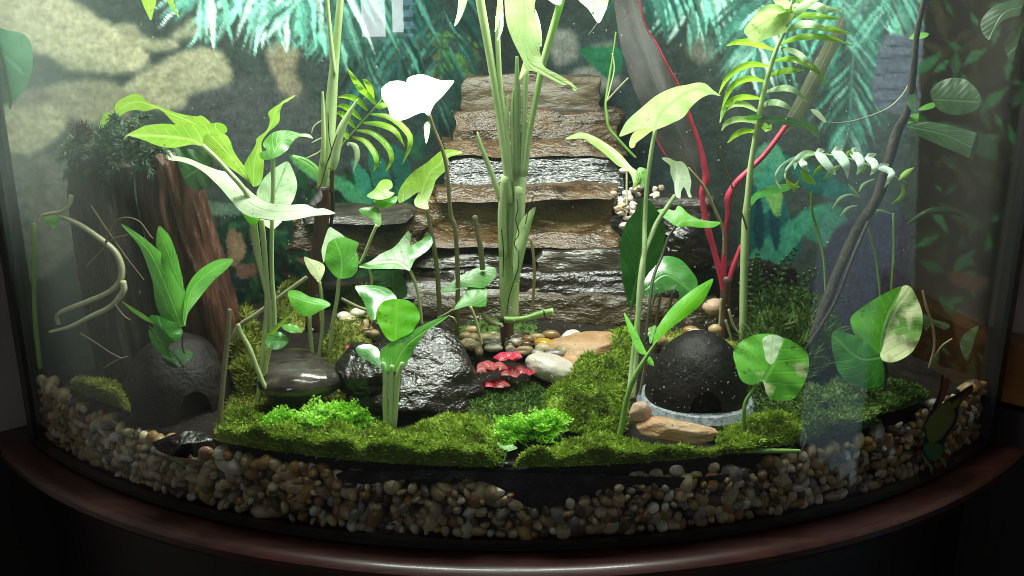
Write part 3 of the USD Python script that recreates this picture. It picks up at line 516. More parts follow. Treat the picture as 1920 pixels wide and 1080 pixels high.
def rock(px, py, Y, rad, m, name, label, cat, sub=4, amp=.2, fr=1.4, ridge=0.0, seed=1, yaw=0, tilt=0, group=None):
    """px,py: the middle; rad in metres across, deep, high"""
    t = trimesh.creation.icosphere(subdivisions=sub); v = t.vertices.copy()
    k = 1 + amp * 2 * (meshkit.fbm(v * fr + seed * 3.3, 4, seed) - .5)
    if ridge: q = v * fr * 1.4 + seed; k -= ridge * .45 * np.abs(meshkit.fbm(q, 3, seed + 2) - .5) * 2; k += ridge * .10 * (meshkit.fbm(v * A([6, 6, 18]) + seed, 3, seed + 5) - .5)
    if ridge:
        rp = np.random.RandomState(seed); 
        for _ in range(11):
            pn = unit(rp.normal(size=3)); h_ = rp.uniform(.62, .9); ex = np.maximum((v * k[:, None]) @ pn - h_, 0); k = k - ex * .92      # broken flat faces
    v = v * k[:, None] * A(rad, float); M = trimesh.transformations.euler_matrix(0, math.radians(tilt), math.radians(yaw))[:3, :3]; v = v @ M.T + at(px, py, Y)
    return single(name, (v, t.faces), m, label, cat, group, smooth=True)
rock(795, 712, -.495, (.068, .05, .047), LAVA, 'lava_rock', 'jagged glossy black wet rock in the middle behind the moss', 'rock', 5, .3, 1.3, .75, 4, 10, 8)
rock(690, 700, -.52, (.026, .024, .024), LAVA, 'lava_rock', 'smaller dark wet rock leaning beside the big jagged black one', 'rock', 4, .25, 1.4, .5, 9)
rock(565, 712, -.525, (.036, .028, .0155), WETROUND, 'river_stone', 'smooth flat dark wet stone behind the bright green clubmoss', 'stone', 4, .08, 1, 0, 5)
rock(545, 686, -.48, (.030, .03, .012), WETROUND, 'river_stone', 'dark flat stone lying half under the smooth wet one', 'stone', 4, .08, 1, 0, 8)
rock(1285, 455, -.335, (.04, .03, .034), LAVA, 'lava_rock', 'dark shiny wet rock behind the tall red stalk', 'rock', 5, .3, 1.5, .6, 14)
rock(1120, 560, -.30, (.26, .05, .06), LAVA, 'rock_backing', 'dark rock filling the gaps behind the slate slabs', 'rock', 5, .2, 1.5, .4, 21)
rock(1010, 330, -.15, (.085, .04, .09), LAVA, 'rock_backing', 'dark rock mass behind the upper slate slabs', 'rock', 4, .2, 1.5, .4, 22)
rock(1038, 692, -.475, (.027, .018, .0125), QUARTZ, 'quartz_stone', 'large pale quartz stone beside the pink leaved plant', 'stone', 4, .16, .9, 0, 3, 12, 22)
rock(1085, 652, -.435, (.048, .026, .012), SAND, 'sandstone_piece', 'flat orange tan sandstone behind the raised moss', 'stone', 4, .25, 1.2, .25, 6, 0, -9)
rock(1072, 636, -.405, (.012, .01, .009), QUARTZ, 'quartz_stone', 'small whitish stone on the sandstone below the long grey slab', 'stone', 3, .2, 1.2, .2, 16)
rock(1075, 680, -.46, (.018, .012, .006), SAND, 'sandstone_piece', 'thin tan stone chip tucked behind the pale quartz stone', 'stone', 3, .2, 1.2, .2, 17)
rock(1021, 646, -.43, (.0105, .008, .006), YELLOW, 'yellow_pebble', 'bright yellow pebble behind the pink leaved plant', 'pebble', 3, .12, 1, 0, 2, 0, 12)
rock(990, 637, -.425, (.0065, .005, .0045), PEBM[2], 'yellow_pebble', 'small orange pebble next to the bright yellow one', 'pebble', 3, .12, 1, 0, 7)
rock(1262, 806, -.592, (.034, .016, .0095), SAND, 'sandstone_piece', 'flat orange brown stone in front of the dome hut with a pale rim', 'stone', 4, .22, 1.1, .3, 31, 0, 6)
rock(1198, 777, -.583, (.010, .008, .011), ROSE, 'rose_stone', 'small rosy stone at the foot of the long pale stems', 'stone', 3, .2, 1.2, .2, 33)
rock(345, 832, -.575, (.028, .016, .010), LAVA, 'lava_rock', 'low dark flat stone at the glass in front of the dark dome hut', 'rock', 4, .25, 1.2, .3, 41)
rock(1340, 575, -.372, (.012, .01, .008), ROSE, 'rose_stone', 'small pale rounded stone on the long grey slab by the red stalks', 'stone', 3, .15, 1, 0, 12)
bed = [(872, 632), (886, 645), (905, 634), (918, 648), (930, 632), (898, 660), (952, 640), (968, 632), (968, 650), (975, 640), (985, 655), (1010, 660), (1035, 630), (1050, 646), (880, 618), (690, 612), (672, 588), (655, 600), (668, 672), (1240, 628), (1300, 632), (1085, 632), (1040, 664)]
r3 = np.random.RandomState(3)
PLACE = ['by the roots of the thick green stalk', 'behind the jagged black rock', 'below the long grey slate slab']
for k, (x, y) in enumerate(bed + [(r3.uniform(868, 1080), r3.uniform(628, 662)) for _ in range(26)] + [(r3.uniform(640, 720), r3.uniform(585, 640)) for _ in range(8)] + [(r3.uniform(1215, 1345), r3.uniform(618, 640)) for _ in range(8)]):
    x, y = x + r3.uniform(-6, 6), y + r3.uniform(-6, 6); c = int(r3.choice([0, 1, 3, 2, 0, 4, 5, 1])); Yb = -.395 - .0013 * (y - 618) if y > 580 else -.33 if y > 440 else -.345
    rock(x, y, Yb, (r3.uniform(.0035, .0095), r3.uniform(.004, .007), r3.uniform(.003, .006)), PEBM[c], 'pebble', f'small {PEB[c][0]} pebble lying loose among the plants on the tank floor', 'pebble', 2, .15, 1, 0, 100 + k, group=f'loose {PEB[c][0]} pebbles on the tank floor')
for k in range(44):
    x, y = 1178 + r3.normal(0, 13), 384 + r3.normal(0, 21)
    if k > 38: x, y = 1232 + r3.normal(0, 7), 362 + r3.normal(0, 6)
    rock(x, y, -.30 + r3.uniform(-.01, .01) - .0004 * (y - 388), (r3.uniform(.0028, .0062), .004, r3.uniform(.0025, .0042)), ROSE if k % 4 == 0 else QUARTZ, 'pebble', 'small chalky pale pebble in the heap beside the black slate', 'pebble', 2, .45, 1.6, .3, 300 + k, group='chalky pebbles heaped beside the black slate')

# dome huts
HUT = rocky('dark_shell', (0.004, 0.003, 0.003), (0.011, 0.008, 0.0075), (0.028, 0.019, 0.016), 60, rough=(0.4, 0.65), bump=0.7, bscale=220, dist=0.002, coat=0.0, spec=.3)
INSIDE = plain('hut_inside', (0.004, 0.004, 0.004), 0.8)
RIMM = rocky('droplet_plastic', (0.10, 0.11, 0.13), (0.34, 0.37, 0.42), (0.6, 0.64, 0.7), 240, rough=(0.2, 0.3), bump=0.5, bscale=300, dist=0.001)
def hut(px, py, Y, z0, rx, rz, door_az, label, rim):
    c = at(px, py, Y); c[2] = z0; h = thing('dome_hut', label, 'hut', loc=c)
    o = m3.Manifold.sphere(1.0, 96).scale((rx, rx, rz)); i = m3.Manifold.sphere(1.0, 96).scale((rx - .004, rx - .004, rz - .004))
    cut = m3.Manifold.cube((.4, .4, .2), True).translate((0, 0, -.1)); a = math.radians(door_az)
    door = m3.Manifold.cylinder(.09, .0135, .0135, 40).rotate((90, 0, 0)).scale((1, 1, 1.45)).translate((0, 0, .004)).rotate((0, 0, door_az))
    shell = o - i - cut - door; v = shell.to_mesh(); P = A(v.vert_properties[:, :3]); P *= (1 + .16 * (meshkit.fbm(P * 28 + px, 4, 6) - .5))[:, None]
    rad = np.hypot(P[:, 0] + c[0], P[:, 1] + c[1]); k = np.minimum(1, (R - .006) / rad); P[:, 0] = (P[:, 0] + c[0]) * k - c[0]; P[:, 1] = (P[:, 1] + c[1]) * k - c[1]
    obj('shell', (P, v.tri_verts), HUT, h, smooth=45)
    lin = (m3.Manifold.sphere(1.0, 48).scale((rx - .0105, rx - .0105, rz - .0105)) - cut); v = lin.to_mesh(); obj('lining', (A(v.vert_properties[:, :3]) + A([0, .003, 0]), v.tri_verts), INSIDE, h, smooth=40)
    if rim:
        pr = A([(rx - .001, -.004), (rx + .0065, -.004), (rx + .0075, -.001), (rx + .0045, .0048), (rx - .002, .0056)]); t = trimesh.creation.revolve(np.vstack([pr, pr[:1]]), sections=80); obj('rim', t, RIMM, h, smooth=40, label='pale plastic rim beaded with water')
    return h
hut(1303, 770, -.52, .070, .0415, .061, 0, 'dark dome hut with a dark doorway and a pale wet rim', True)
hut(342, 780, -.495, .058, .046, .062, 36, 'dark dome hut with ivy leaves on top beside the old log', False)

# logs
BARK = mat('red_bark', {'g': ('geometry', {}), 'mp': ('mapping', {'scale': (150, 150, 14)}), 'n': ('noise_texture', {'scale': 1.0, 'detail': 6.0, 'roughness': 0.65, 'distortion': 0.5}), 'r': ('rgb_ramp', {'ramp': [(0.3, (0.018, 0.009, 0.007)), (0.52, (0.085, 0.034, 0.022)), (0.72, (0.19, 0.088, 0.06))]}),
    'b': ('bump', {'strength': 1.0, 'distance': 0.004}), 'p': ('principled_bsdf', {'roughness': 0.38, 'specular_ior_level': 0.5})}, [('g.position', 'mp.vector'), ('mp.vector', 'n.vector'), ('n.fac', 'r.fac'), ('r.color', 'p.base_color'), ('n.fac', 'b.height'), ('b.normal', 'p.normal')])
BARKD = rocky('dark_bark', (0.012, 0.009, 0.008), (0.04, 0.028, 0.022), (0.08, 0.06, 0.05), 14, (5, 5, .7), rough=(0.35, 0.6), bump=1.0, bscale=60, dist=0.005)
def log(path, Y, rad, m, label, seed, groove=.16):
    S = path3(path, Y); C = catmull(S, 60); sides = 72; r = np.interp(np.linspace(0, 1, 60), np.linspace(0, 1, len(rad)), A(rad) * mpp(S[0])); T = np.gradient(C, axis=0); T /= np.linalg.norm(T, axis=1)[:, None]; V = []
    a = np.arange(sides) * 2 * math.pi / sides
    for i in range(60):
        X = unit(np.cross(T[i], [0, 1, 0])); Yv = np.cross(T[i], X); z = i / 59
        q = np.stack([np.cos(a) * 5, np.sin(a) * 5, np.full(sides, z * 1.6)], -1); k = 1 - groove * np.abs(meshkit.fbm(q + seed, 3, seed) - .5) * 4 + .05 * (meshkit.fbm(q * A([2, 2, 8]) + seed, 3, seed + 1) - .5) + .12 * (meshkit.fbm(np.stack([np.cos(a), np.sin(a), z * 3 + 0 * a], -1) + seed, 2, seed + 2) - .5)
        if i in (0,): k *= .6
        V.append(C[i] + (np.cos(a)[:, None] * X + np.sin(a)[:, None] * Yv) * (r[i] * k)[:, None] + (T[i] * (.02 * (meshkit.fbm(np.stack([np.cos(a) * 3, np.sin(a) * 3, 0 * a], -1) + seed, 2, 8) - .5))[:, None] if i < 3 else 0))
    V = np.vstack(V + [C[:1]]); f = [(i * sides + j, i * sides + (j + 1) % sides, (i + 1) * sides + (j + 1) % sides) for i in range(59) for j in range(sides)] + [(i * sides + j, (i + 1) * sides + (j + 1) % sides, (i + 1) * sides + j) for i in range(59) for j in range(sides)] + [(len(V) - 1, (j + 1) % sides, j) for j in range(sides)]
    return single('old_log', (V, A(f)), m, label, 'log', smooth=True)
log('305,288 330,400 370,520 410,660', -.44, [56, 64, 66, 62], BARK, 'reddish brown grooved log leaning beside the pale leaved plant', 5)
log('185,300 200,420 225,560 255,700', -.455, [58, 62, 66, 70], BARKD, 'dark rotten log in shade under the cedar sprig', 9, .2)

# driftwood branch and the twigs
BRANCH = rocky('branch_bark', (0.03, 0.025, 0.02), (0.07, 0.056, 0.043), (0.12, 0.10, 0.078), 30, (3, 3, 1), rough=(0.5, 0.7), bump=0.9, bscale=120, dist=0.003)
br = thing('branch', 'grey brown branch leaning up along the far side of the tank', 'branch')
stem(br, '1740,-30 1720,60 1712,140 1702,205 1683,245 1667,295 1645,370 1607,430 1577,495 1555,550 1520,645 1490,720', [-.49, -.455, -.44, -.46], [4, 5, 6, 8, 10, 10, 10, 10, 10, 10], BRANCH, 'wood', 10, .25)
stem(br, '1628,415 1600,480 1568,562 1540,610 1512,655 1470,720', -.468, [3, 3.5, 3.5, 4], BRANCH, 'side_shoot', 6)
leaf(br, '1705,72 1715,62 1740,62 1736,70 1716,74', '1704,72 1738,65', -.46, MID, n=(0, -.4, .9)); leaf(br, '1703,236 1706,218 1722,212 1720,230 1716,242', '1704,222 1717,240', -.46, MID); leaf(br, '1722,206 1735,196 1752,192 1753,200 1738,206', '1722,206 1752,195', -.46, MID)
stem(br, '1707,147 1696,172 1673,197 1645,212 1613,223 1585,229 1556,230', -.45, [1.2, 1.2, .8], VINE, 'tendril', 5)
tv = thing('hanging_vine', 'thin pale trailing vine stems hanging behind the branch', 'vine')
for p in ('1624,412 1634,450 1643,487 1650,547 1655,600', '1675,400 1676,470 1672,533 1668,600', '1521,360 1523,400 1535,440 1545,490 1548,560'): stem(tv, p, -.42, [2.4, 2.4, 2], STEMG, 'runner', 6)
tw = thing('dry_twigs', 'thin dry reddish twigs crossing in front of the dark rotten log', 'twigs')
for p in ('197,455 210,425 222,412 240,408 262,416 280,440 287,447', '197,455 215,447 240,440', '170,385 200,430 235,480 270,525', '160,502 190,470 200,455', '150,625 175,640 205,660 228,672', '215,570 232,592 245,600', '195,690 220,675 240,668'): stem(tw, p, -.50, [1.6, 1.4, 1.0], TWIG, 'twig', 5)

# ------------------------------------------------------------------ plants, from the far side forward
# thick many-stalked plant in the middle
P = thing('thick_stalked_plant', 'tall plant with many pale green stalks from one thick sheathed stem in the centre', 'plant')
Yc = -.425
stem(P, '956,600 955,520 958,450 963,390 966,330 966,270', Yc, [17, 20, 22, 22, 20, 17], STALK, 'sheathed_stem', 14)
stem(P, '952,595 950,620 955,660', Yc, [15, 13, 14], BROWN, 'root_base', 10, .2)
for p, w, m in (('898,-30 900,0 915,85 929,168 938,225 948,300 955,380', [8, 8.5, 7.5, 8, 8, 8], STALK), ('932,30 934,90 936,135 940,190 950,260 958,340', [4, 5, 5, 6, 6, 6], STALK), ('969,106 970,180 970,260 972,330', [3, 6.5, 7, 7], STALKD), ('987,130 984,190 982,260 978,330', [5, 5, 5.5, 6], STALK),
                ('1058,-30 1052,0 1035,60 1018,120 1004,190 990,260 983,330', [7, 7, 7, 6.5, 6, 7, 7], STALK), ('953,178 950,220 951,260 956,330', [1.5, 5, 5, 5], STALK), ('963,166 960,220 962,300', [1.2, 4, 4], STALK), ('892,248 905,283 922,325 940,378', [4, 4.5, 5, 6], STALK), ('973,350 972,420 965,500', [9, 10, 8], STALK), ('948,330 942,400 944,480', [9, 9, 9], STALK)):
    stem(P, p, Yc - .012, w, m, 'stalk', 10)
stem(P, '889,243 893,252', Yc - .012, [4.5, 4.5], BROWN, 'cut_tip')
leaf(P, '1004,388 996,420 985,470 970,530 962,500 968,440 980,410', '968,520 985,450 1004,388', Yc - .03, leafmat('sheath_green', (0.32, .48, .17), (.46, .6, .28), (.3, .46, .2), trans=.1), cup=.5, n=(.3, -.95, .1), name='sheath')
for p in ('969,372 971,392 967,412 973,438 964,455 970,470', '973,470 972,500 966,520 955,555 950,590', '940,430 944,470 943,520', '1002,365 992,390 985,420'): stem(P, p, Yc - .042, [.9, 1.1, .9], SEAM, 'sheath_edge', 5)
leaf(P, '946,-40 946,0 950,43 963,79 980,113 985,130 1006,135 1030,147 1054,159 1069,159 1076,170 1082,166 1067,152 1042,137 1023,127 1016,115 1012,90 1016,80 1015,65 1002,22 1004,-40', '980,-40 984,40 988,110 1020,135 1079,168', -.46, BUTTER, n=(0, -.75, .6), cup=.2, ripple=.1)
leaf(P, '1003,18 1012,40 1016,72 1014,88 1008,60', '1003,18 1015,80', -.455, MID)
leaf(P, '936,-30 930,36 928,60 936,40 942,10', '938,-30 929,58', -.44, LIME); leaf(P, '941,-20 944,38 941,60 932,76 938,50 936,10', '940,-20 934,72', -.445, PALE)
leaf(P, '861,-10 858,20 852,49 866,30 878,-10', '868,-10 852,49', -.43, MID); leaf(P, '1016,-15 1035,5 1052,8 1050,-15', '1016,-10 1050,5', -.44, MID)
leaf(P, '983,112 975,140 975,149 981,140 986,122', '984,115 976,148', -.445, LIME)
stem(P, '995,447 1000,478 1002,512 1000,555 998,588', -.40, [3, 3, 3, 2.5], STEMB, 'thin_stem')
cs = thing('cut_stem', 'bright yellow green jointed cut stem lying at the foot of the thick stalk', 'stem')
stem(cs, '943,599 962,600 985,597 1005,591 1020,587 1036,584', -.45, [6, 6.5, 5.5, 6, 6.5, 6.5], STEMG, 'cane'); stem(cs, '1034,584.5 1037,584', -.45, [7.2, 7.2], STEM, 'joint'); stem(cs, '1019,587.5 1022,587', -.45, [6.9, 6.9], SEAM, 'joint'); stem(cs, '942,599 945,599', -.45, [6.9, 6.9], SEAM, 'joint')
rt = thing('aerial_root', 'curved tan root beside the foot of the thick stalk', 'root'); stem(rt, '906,588 912,598 925,606 942,610', -.44, [5, 6, 5, 4], VINE, 'root')

# tall pale stalk with the brown foot
P = thing('pale_stalked_plant', 'tall pale green stalk with a dark brown foot behind the arrow leaved plant', 'plant')
stem(P, '640,-30 638,0 632,70 625,143 620,210 615,270 608,320 603,356', -.425, [6, 6, 7, 9, 11, 12, 11, 9], STALK, 'stalk', 12)
stem(P, '612,-20 615,20 622,90 628,140', -.43, [4, 4, 4, 4], STALK, 'stalk'); stem(P, '605,172 606,210 607,260 605,310', -.43, [2, 4, 5, 5], STALK, 'stalk')
stem(P, '671,186 655,212 641,240 632,270 627,300 622,318', -.435, [1.5, 5, 8, 9, 9, 7], STALK, 'sheath', 10); stem(P, '624,312 622,345 620,360', -.43, [4, 4, 4], BROWN, 'dry_sheath')
for p in ('615,212 617,255 621,285 612,310 604,340 598,352', '632,252 624,275 617,295 614,302'): stem(P, p, -.448, [.9, 1, .8], SEAM, 'sheath_edge', 5)
stem(P, '606,350 606,385 600,440 594,490 588,550 586,620', -.425, [12, 14, 13, 13, 13, 14], BROWN, 'foot', 12, .12); stem(P, '622,345 624,390 618,440 608,520 604,560', -.42, [4, 4, 3, 2, 2], SEAM, 'dry_stem'); leaf(P, '601,355 588,368 580,382 590,384 604,372', '603,356 582,383', -.44, MAROON, name='dry_sheath')

# small palm behind it
P = thing('small_palm', 'small palm frond of arching narrow leaflets beside the blown white leaf', 'palm')
ra = stem(P, '612,330 625,300 641,273 660,250 685,222 717,186 735,168', -.36, [2, 2, 2, 1.8, 1.5, 1], STEMG, 'rachis', 6)
for p in ('660,257 684,263 702,285 707,305 701,321', '668,244 700,249 728,275 735,300 723,322', '680,230 713,232 742,246 759,275', '692,213 733,220 766,249 769,275 754,308', '704,200 716,197 727,200', '689,208 672,190 655,182 634,182', '677,225 660,209 645,200 631,199', '665,240 650,222 640,214 629,212', '704,196 690,180 676,168 662,155', '703,190 680,170 663,148 650,127', '652,262 645,250 638,246', '715,186 722,170 735,158 748,150', '700,185 690,160 680,148'):
    strap(ra, p, [-.36, -.365, -.375, -.37], [2, 6, 6.5, 5, .5], LIME, roll=.5, fold=.3)
strap(ra, '653,268 666,275 670,295 662,322', -.365, [2, 6, 5, .5], WHITE, label='pale dried leaflet')
for p in ('612,225 600,228 588,238 584,250', '610,255 596,262 584,268', '612,272 598,285 585,292 573,297', '560,296 575,302 590,314 602,332'): strap(P, p, -.37, [1, 1.5, 1.5, .5], STEM if p[0:3] != '560' else MID)
strap(P, '548,292 570,302 592,318 606,338', -.36, [3, 9, 9, 5], MID, roll=.4)

# arrow-leaved plant on the left
P = thing('arrow_leaved_plant', 'pale green arrow leaved plant with long twisting leaves beside the reddish log', 'plant')
leaf(P, '183,262 188,230 197,213 212,209 219,192 244,178 261,177 276,191 295,198 333,212 365,218 378,217 392,227 403,242 427,256 439,285 455,308 475,335 478,350 450,328 410,300 380,275 345,250 318,222 300,205 290,204 271,209 256,206 239,209 222,219 205,228 193,245', '478,350 430,290 380,240 310,208 255,190 210,218 183,262', -.50, LIME, n=(-.1, -.6, .75), cup=.2, ripple=.12)
leaf(P, '326,275 360,280 395,288 400,320 395,345 370,357 350,345 335,310', '400,300 350,330', -.46, DULL, n=(0, -.9, .3))
leaf(P, '459,316 460,304 479,272 481,260 500,244 506,226 503,214 506,207 523,195 532,188 554,178 540,190 531,195 525,209 524,226 516,237 502,249 490,270 495,302 490,341 476,350 469,339', '475,348 478,300 492,265 510,230 522,200 554,178', -.50, LIME, n=(.3, -.8, .5), cup=.25, ripple=.1)
leaf(P, '539,303 548,316 557,344 553,367 543,385 520,396 493,385 481,364 493,337 509,320 525,309', '500,390 520,350 539,303', -.485, PALE, n=(-.1, -.75, .6))
leaf(P, '300,283 316,281 326,291 353,297 377,307 406,318 432,326 460,350 476,364 493,376 511,382 543,384 571,383 592,391 608,391 628,399 620,402 585,405 557,411 527,414 493,410 469,406 451,396 435,378 414,353 400,339 385,325 365,312 340,303 318,300 310,293', '628,399 580,394 520,398 480,388 450,366 420,335 370,308 300,283', -.55, WHITE, n=(0, -.55, .8), cup=.25, ripple=.06)
leaf(P, '241,253 256,243 276,235 309,232 343,236 360,235 391,232 410,230 422,235 426,245 418,251 389,250 381,261 379,273 360,271 338,275 319,277 295,273 268,262', '379,273 360,262 300,254 241,253', -.555, LIME, n=(0, -.5, .82), cup=-.2)
stem(P, '241,253 236,256 232,262', -.555, [1.5, 2, 1], WHITE, 'curled_tip', 5)
leaf(P, '493,272 500,258 518,246 543,245 562,250 580,252 587,260 576,257 560,257 548,267 537,283 516,296 497,300 488,295 488,286 500,281', '515,285 530,262 560,252 587,260', -.54, MID, n=(0, -.6, .75), cup=.35, ripple=.1)
leaf(P, '452,396 466,402 485,410 478,420 468,420', '474,420 458,398', -.545, NEON, name='leaf_underside')
leaf(P, '490,412 510,414 528,414 520,424 512,430 505,428 496,422', '510,430 508,412', -.53, WHITE)
for p, w, m in (('490,412 494,450 500,520 505,570 509,640', [5, 5, 4, 4, 4], WHITE if 0 else STEM), ('475,418 479,450 484,480 495,530 506,580 510,640', [7, 7, 5, 4, 4], STEM), ('512,298 512,350 510,430 510,515 514,570 516,625', [4, 4, 4, 4, 3.5], STALK), ('379,273 405,297 432,326 455,352 475,385 482,410', [5, 4.5, 5, 5, 6], STALK), ('497,500 500,560 497,620 490,690 484,752', [4, 4, 5, 5, 5], STEM), ('509,640 500,680 492,730', [4, 4, 5], STEM)):
    stem(P, p, -.535, w, m, 'petiole')
stem(P, '446,608 452,625 466,650 476,675 486,700 500,728 525,745', -.545, [4, 4.5, 5, 4.5, 4, 3.5], STEM, 'runner')
leaf(P, '497,640 515,622 535,628 541,640 525,654 505,652', '497,640 541,640', -.55, DEEP); leaf(P, '527,612 545,607 562,615 563,622 545,624', '527,612 563,620', -.545, GREEN); strap(P, '500,632 525,608 550,584', -.545, [4, 4, .5], LIME, name='rolled_leaf'); stem(P, '432,640 450,610 480,590 520,560 575,520', -.48, [4, 4.5, 4.5, 4, 4], VINE, 'old_runner')

# bromeliad-like straps over the left hut
P = thing('strap_leaved_plant', 'plant of three broad glossy upright strap leaves in front of the reddish log', 'plant')
leaf(P, '227,420 257,437 283,457 310,483 333,520 347,547 347,593 343,613 320,604 300,590 290,560 287,533 277,500 260,460', '340,612 315,545 280,470 227,420', -.54, GREEN, n=(.3, -.85, .35), cup=.3, ripple=0)
leaf(P, '297,425 309,432 320,447 333,483 343,527 343,547 330,525 320,507 304,483 293,460', '343,547 318,480 297,425', -.55, GREEN, n=(-.2, -.7, .6), cup=.2, ripple=0)
leaf(P, '437,487 427,503 400,527 373,560 353,587 347,612 343,590 345,573 350,540 370,510 400,490 420,485', '347,612 360,545 400,505 437,487', -.55, GREEN, n=(.1, -.6, .7), cup=.3, ripple=0)
P = thing('ivy_sprig', 'sprig of dark ivy leaves with pale veins on top of the dome hut', 'ivy')
leaf(P, '280,593 297,592 313,600 333,607 343,623 333,640 313,647 300,657 283,643 275,623 284,612', '318,655 308,628 297,592', -.57, DEEP, n=(0, -.8, .5)); leaf(P, '243,653 263,623 277,643 274,687 253,690 240,672', '275,640 258,688', -.57, DEEP); leaf(P, '300,670 330,655 360,660 355,675 330,690 303,690', '300,680 358,665', -.565, DULL); leaf(P, '217,568 240,577 267,593 280,612 262,610 233,592', '280,612 217,568', -.565, MID)
stem(P, '280,612 300,640 330,668 345,690', -.565, [1.5, 1.5, 1.5], STEMD); stem(P, '343,625 342,650 346,662', -.57, [1.5, 1.5, 1.5], STEMD)
P = thing('bent_vine', 'bare pale bent vine near the glass with one small leaf', 'vine')
stem(P, '113,405 147,420 173,437 207,463 222,483 228,507 223,530 200,550 160,567 120,583 107,593 110,608', -.49, [4, 4.5, 5, 5.5, 6, 6.5, 6, 5, 5, 5, 4, 4], VINE, 'vine', 8); stem(P, '134,366 130,382 118,396 97,400 80,404', -.49, [5, 4.5, 4, 3.5, 3], VINE, 'vine'); stem(P, '230,527 231,547 207,575 173,592 133,612 93,623', -.495, [6, 6, 5, 5, 4, 3], VINE, 'vine')
leaf(P, '73,405 85,400 100,402 113,410 108,422 100,430 88,424', '75,406 104,428', -.485, MID); stem(P, '64,420 64,520 66,600 76,690', -.46, [4, 4, 4, 4], STEMG, 'runner')

# pothos thicket behind the black rock
P = thing('pothos_clump', 'clump of pointed green pothos leaves behind the flat dark wet stones', 'pothos')
leaf(P, '618,426 627,430 647,444 659,449 673,456 668,469 672,484 670,506 659,519 636,522 621,510 609,491 604,469 609,450 614,439', '640,522 640,480 620,428', -.475, GREEN, n=(-.1, -.8, .5)); leaf(P, '617,427 628,431 646,444 632,446 616,455 610,478 607,492 603,470 608,450', '608,490 618,427', -.478, WHITE, n=(-.1, -.8, .5), name='leaf_margin', label='white curled leaf margin')
leaf(P, '570,482 584,486 601,492 609,500 607,513 599,528 592,524 577,504', '599,528 590,505 570,482', -.49, CREAMY, n=(0, -.8, .5)); leaf(P, '540,547 559,545 581,556 607,562 620,571 610,578 600,583 580,593 560,587 546,570', '620,572 580,566 540,552', -.50, GREEN, n=(0, -.55, .8), cup=.4)
leaf(P, '673,393 686,389 707,389 714,404 714,421 705,426 699,411 681,404', '705,425 700,398 675,393', -.40, MID, n=(0, -.7, .6), cup=.3); leaf(P, '688,367 702,355 715,338 732,338 736,350 729,358 740,362 727,372 705,374', '690,368 736,345', -.39, LIME); leaf(P, '700,376 725,372 745,368 738,384 715,390', '702,380 742,372', -.385, GREEN)
leaf(P, '673,500 696,489 714,476 733,467 744,459 759,440 766,433 771,444 769,458 781,457 792,448 805,438 811,450 807,464 792,477 777,489 768,507 759,505 733,504 699,504', '768,506 745,492 715,492 673,500', -.475, GREEN, n=(0, -.55, .8), cup=-.25); leaf(P, '769,485 772,462 792,449 806,440 811,453 806,465 790,478', '770,486 806,445', -.487, DEEP, n=(0, -.5, .8))
leaf(P, '696,524 699,509 733,507 747,507 759,524 763,539 762,555 744,559 733,539 714,541 696,533', '735,510 740,555', -.46, DULL, n=(0, -.9, .3)); leaf(P, '666,539 677,535 701,535 729,542 744,561 723,566 709,576 703,600 690,587 681,564', '668,538 700,552 706,598', -.51, DEEP, n=(0, -.5, .85), cup=.3)
leaf(P, '825,546 844,531 871,513 899,501 925,501 931,511 923,527 913,535 905,540 880,538 862,541 845,548', '825,546 880,520 930,505', -.455, GREEN, n=(0, -.6, .75)); leaf(P, '898,505 913,520 912,566 907,575 877,574 851,580 868,555 882,530', '851,580 890,560 905,510', -.47, GREEN, n=(.1, -.6, .75), cup=.2)
for p, w in (('636,520 632,560 625,600 618,660', [4, 4, 4, 4]), ('599,528 603,560 604,620 596,684', [3, 3.5, 3.5, 3.5]), ('580,590 582,630 588,684', [4, 4, 4]), ('706,422 695,448 683,478 674,495', [3, 3, 2.5]), ('769,507 780,535 787,570 792,620', [3, 3, 3]), ('882,575 892,600 903,645', [3, 3, 3]), ('693,505 697,525 696,540', [3, 3, 2])): stem(P, p, -.47, w, STEM, 'petiole')
stem(P, '850,580 838,588 820,596', -.47, [2, 2, 1], VINE, 'petiole'); stem(P, '640,560 670,575 705,590 690,615', -.46, [3, 3, 2], VINE, 'old_runner')

# long-stemmed white leaf and its neighbour
P = thing('white_leaved_plant', 'plant with one blown white heart leaf high on a long thin stem', 'plant')
leaf(P, '715,167 725,157 735,152 755,152 762,155 764,147 777,141 795,140 812,146 830,151 851,151 845,162 830,180 815,195 809,207 804,217 794,211 780,215 760,224 742,226 732,217 727,200 717,185', '804,216 790,190 764,150', -.45, WHITE, n=(0, -.42, .9), cup=.1)
leaf(P, '795,236 805,228 806,245 799,269', '803,228 799,269', -.45, MID); stem(P, '805,216 815,245 830,282 838,320 845,400 853,427 858,500 858,580 856,630', -.45, [3.5, 3.5, 4, 4, 4.5, 4.5, 5, 5], STEMB, 'petiole')
P = thing('mottled_leaf_plant', 'plant with one long mottled lime leaf bending over beside the white one', 'plant')
leaf(P, '867,287 855,282 835,280 825,284 815,292 800,305 775,322 755,345 746,365 748,380 760,376 785,360 777,375 778,385 787,390 803,392 803,378 812,355 818,337 835,320 841,305 842,295', '788,372 805,327 825,308 840,290 867,287', -.455, LIME, n=(-.1, -.55, .8), cup=.2, ripple=.1)
stem(P, '800,388 806,420 813,460 820,510 823,560 826,620', -.45, [3.5, 4, 4.5, 5, 5], STEMB, 'petiole'); stem(P, '890,405 895,435 901,465 905,505', -.44, [5, 5, 5.5, 5.5], STEMB, 'cut_stem')

